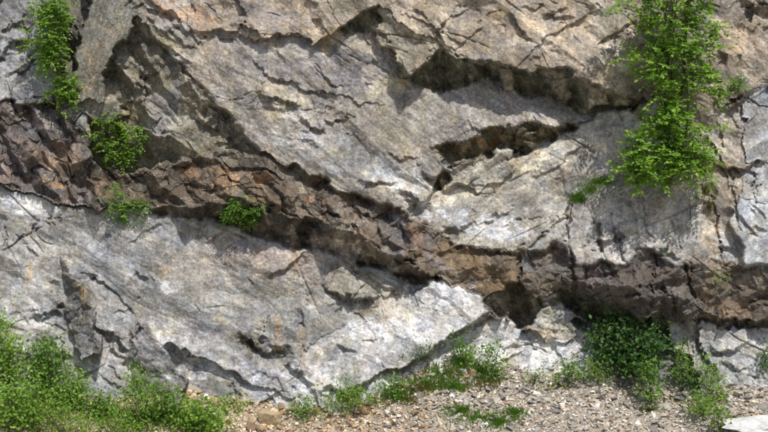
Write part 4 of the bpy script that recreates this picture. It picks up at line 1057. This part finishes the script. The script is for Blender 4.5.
lbush('feathery bush along the bottom edge left of the tan stones', 62, 436, [(56, 418, 24, 12), (78, 426, 18, 9), (40, 408, 10, 9)], 120, 11, .04, L_BRIGHT, 45, 'herb')
lbush('tall pointed bush in front of the second rock fin', 144, 424, [(133, 376, 5, 10), (140, 388, 12, 10), (150, 396, 14, 12), (138, 404, 14, 10), (128, 396, 6, 8)], 130, 10, .04, L_BRIGHT, 46, 'herb')
lbush('bush right of the pointed one at the foot of the slab', 168, 420, [(164, 396, 10, 8), (172, 406, 10, 8), (160, 412, 12, 8)], 80, 10, .038, L_MID, 47)
lbush('round bright bush rightmost of the lower left corner', 204, 434, [(196, 408, 12, 9), (206, 420, 18, 12), (190, 424, 12, 9)], 130, 10, .042, L_BRIGHT, 48)
lbush('low leafy bush at the bottom edge under the pointed bush', 118, 436, [(112, 422, 18, 9), (132, 426, 16, 8)], 90, 10, .04, L_BRIGHT, 49, 'herb')
lbush('small bush between the tan stones at the lower left', 104, 414, [(98, 404, 8, 7), (106, 408, 9, 6)], 50, 10, .036, L_MID, 50)

# grass
def grass(name, label, polys, n_, hgt, mat, seed, on='ground', lean=.4, kind='stuff'):
    r = np.random.RandomState(seed); P_ = []
    while len(P_) < n_:
        pl = polys[r.randint(len(polys))]; a = r.uniform(0, 2 * np.pi); q = min(abs(r.normal(0, .62)), 1.6)
        px_, py_ = pl[0] + pl[2] * q * math.cos(a), pl[1] + pl[3] * q * math.sin(a)
        if mnoise.noise(Vector((px_ / 8., py_ / 5., seed))) < r.normal(-.12, .3) and on == 'ground': continue
        P_.append((px_, py_))
    out_ = []
    if on == 'ground':
        P_ = np.array(P_); ys = np.linspace(1, -5, 400); k = S * (1 + ys / DIST)
        for s_ in range(0, len(P_), 400):
            c_ = P_[s_:s_ + 400]
            XS = (c_[:, 0, None] - 384) * k[None]; ZS = (216 - c_[:, 1, None]) * k[None]
            g = ground_z(XS, np.broadcast_to(ys[None], XS.shape)) >= ZS
            j = g.shape[1] - 1 - np.argmax(g[:, ::-1], 1); ii = np.arange(len(c_))
            out_.append(np.stack([XS[ii, j], ys[j], ZS[ii, j]], 1))
        B_ = np.concatenate(out_)
    else:
        B_ = np.array([to_world(a, b_, surf_d(a, b_) - .01) for a, b_ in P_])
    M = len(B_)
    dr = np.array([[0, -.15 if on == 'ground' else -.5, 1.0]]) + r.normal(0, lean, (M, 3))
    nn = r.normal(0, 1, (M, 3)); nn[:, 2] *= .3
    ln = hgt * r.uniform(.5, 1.3, M)
    me = leaves_mesh(name, B_, dr, nn, ln, ln * .05 + .002, np.clip(r.normal(.5, .25, M), 0, 1), mat)
    o_ = link(name, me); tag(o_, label, 'grass', kind=kind); return o_
grass('grass', 'green grass covering the small bank under the long joint', [(440, 376, 30, 10), (462, 366, 18, 9), (425, 386, 26, 8), (480, 374, 14, 10), (400, 398, 12, 5), (455, 388, 16, 6)], 3600, .11, L_MID, 61)
grass('grass', 'green grass patch on the scree at the bottom edge near the centre', [(480, 420, 34, 9), (460, 412, 16, 5), (500, 424, 14, 8), (515, 415, 10, 5)], 2600, .10, L_MID, 62)
grass('grass', 'grass mixed with stones across the lower left corner', [(40, 410, 50, 22), (110, 416, 40, 14), (20, 390, 30, 20), (160, 420, 34, 12), (200, 420, 24, 10)], 9000, .10, L_BRIGHT, 63)
grass('grass', 'sparse yellowish grass between the bushes on the right scree', [(670, 402, 26, 5), (720, 400, 18, 8), (735, 420, 16, 6), (650, 412, 12, 4), (560, 388, 24, 5)], 1500, .07, L_DRY, 64)
grass('grass', 'dry straw coloured blades scattered over the grassy bank', [(450, 376, 40, 14), (420, 390, 26, 8), (485, 384, 22, 10)], 1500, .10, L_DRY, 71)
grass('grass', 'dry rusty tuft at the left end of the grassy bank', [(408, 402, 8, 5)], 260, .08, L_DRY, 65)
grass('grass', 'mossy green mat clinging to the rock below the tall tree', [(600, 182, 16, 6), (590, 190, 16, 7), (578, 198, 10, 6)], 3200, .05, L_MID, 66, on='rock', lean=.5)
grass('grass', 'yellowish tufts in the joint right of the tall tree', [(706, 192, 6, 8), (710, 206, 5, 10), (704, 170, 4, 10)], 700, .06, L_DRY, 67, on='rock', lean=.45)
grass('grass', 'thin grass along the foot of the left slab', [(250, 404, 26, 3), (320, 410, 10, 3), (290, 412, 16, 3)], 700, .06, L_MID, 68)
for o_ in bpy.data.objects:
    pass
print('done', time.time() - T0, 'objects', len(bpy.data.objects))
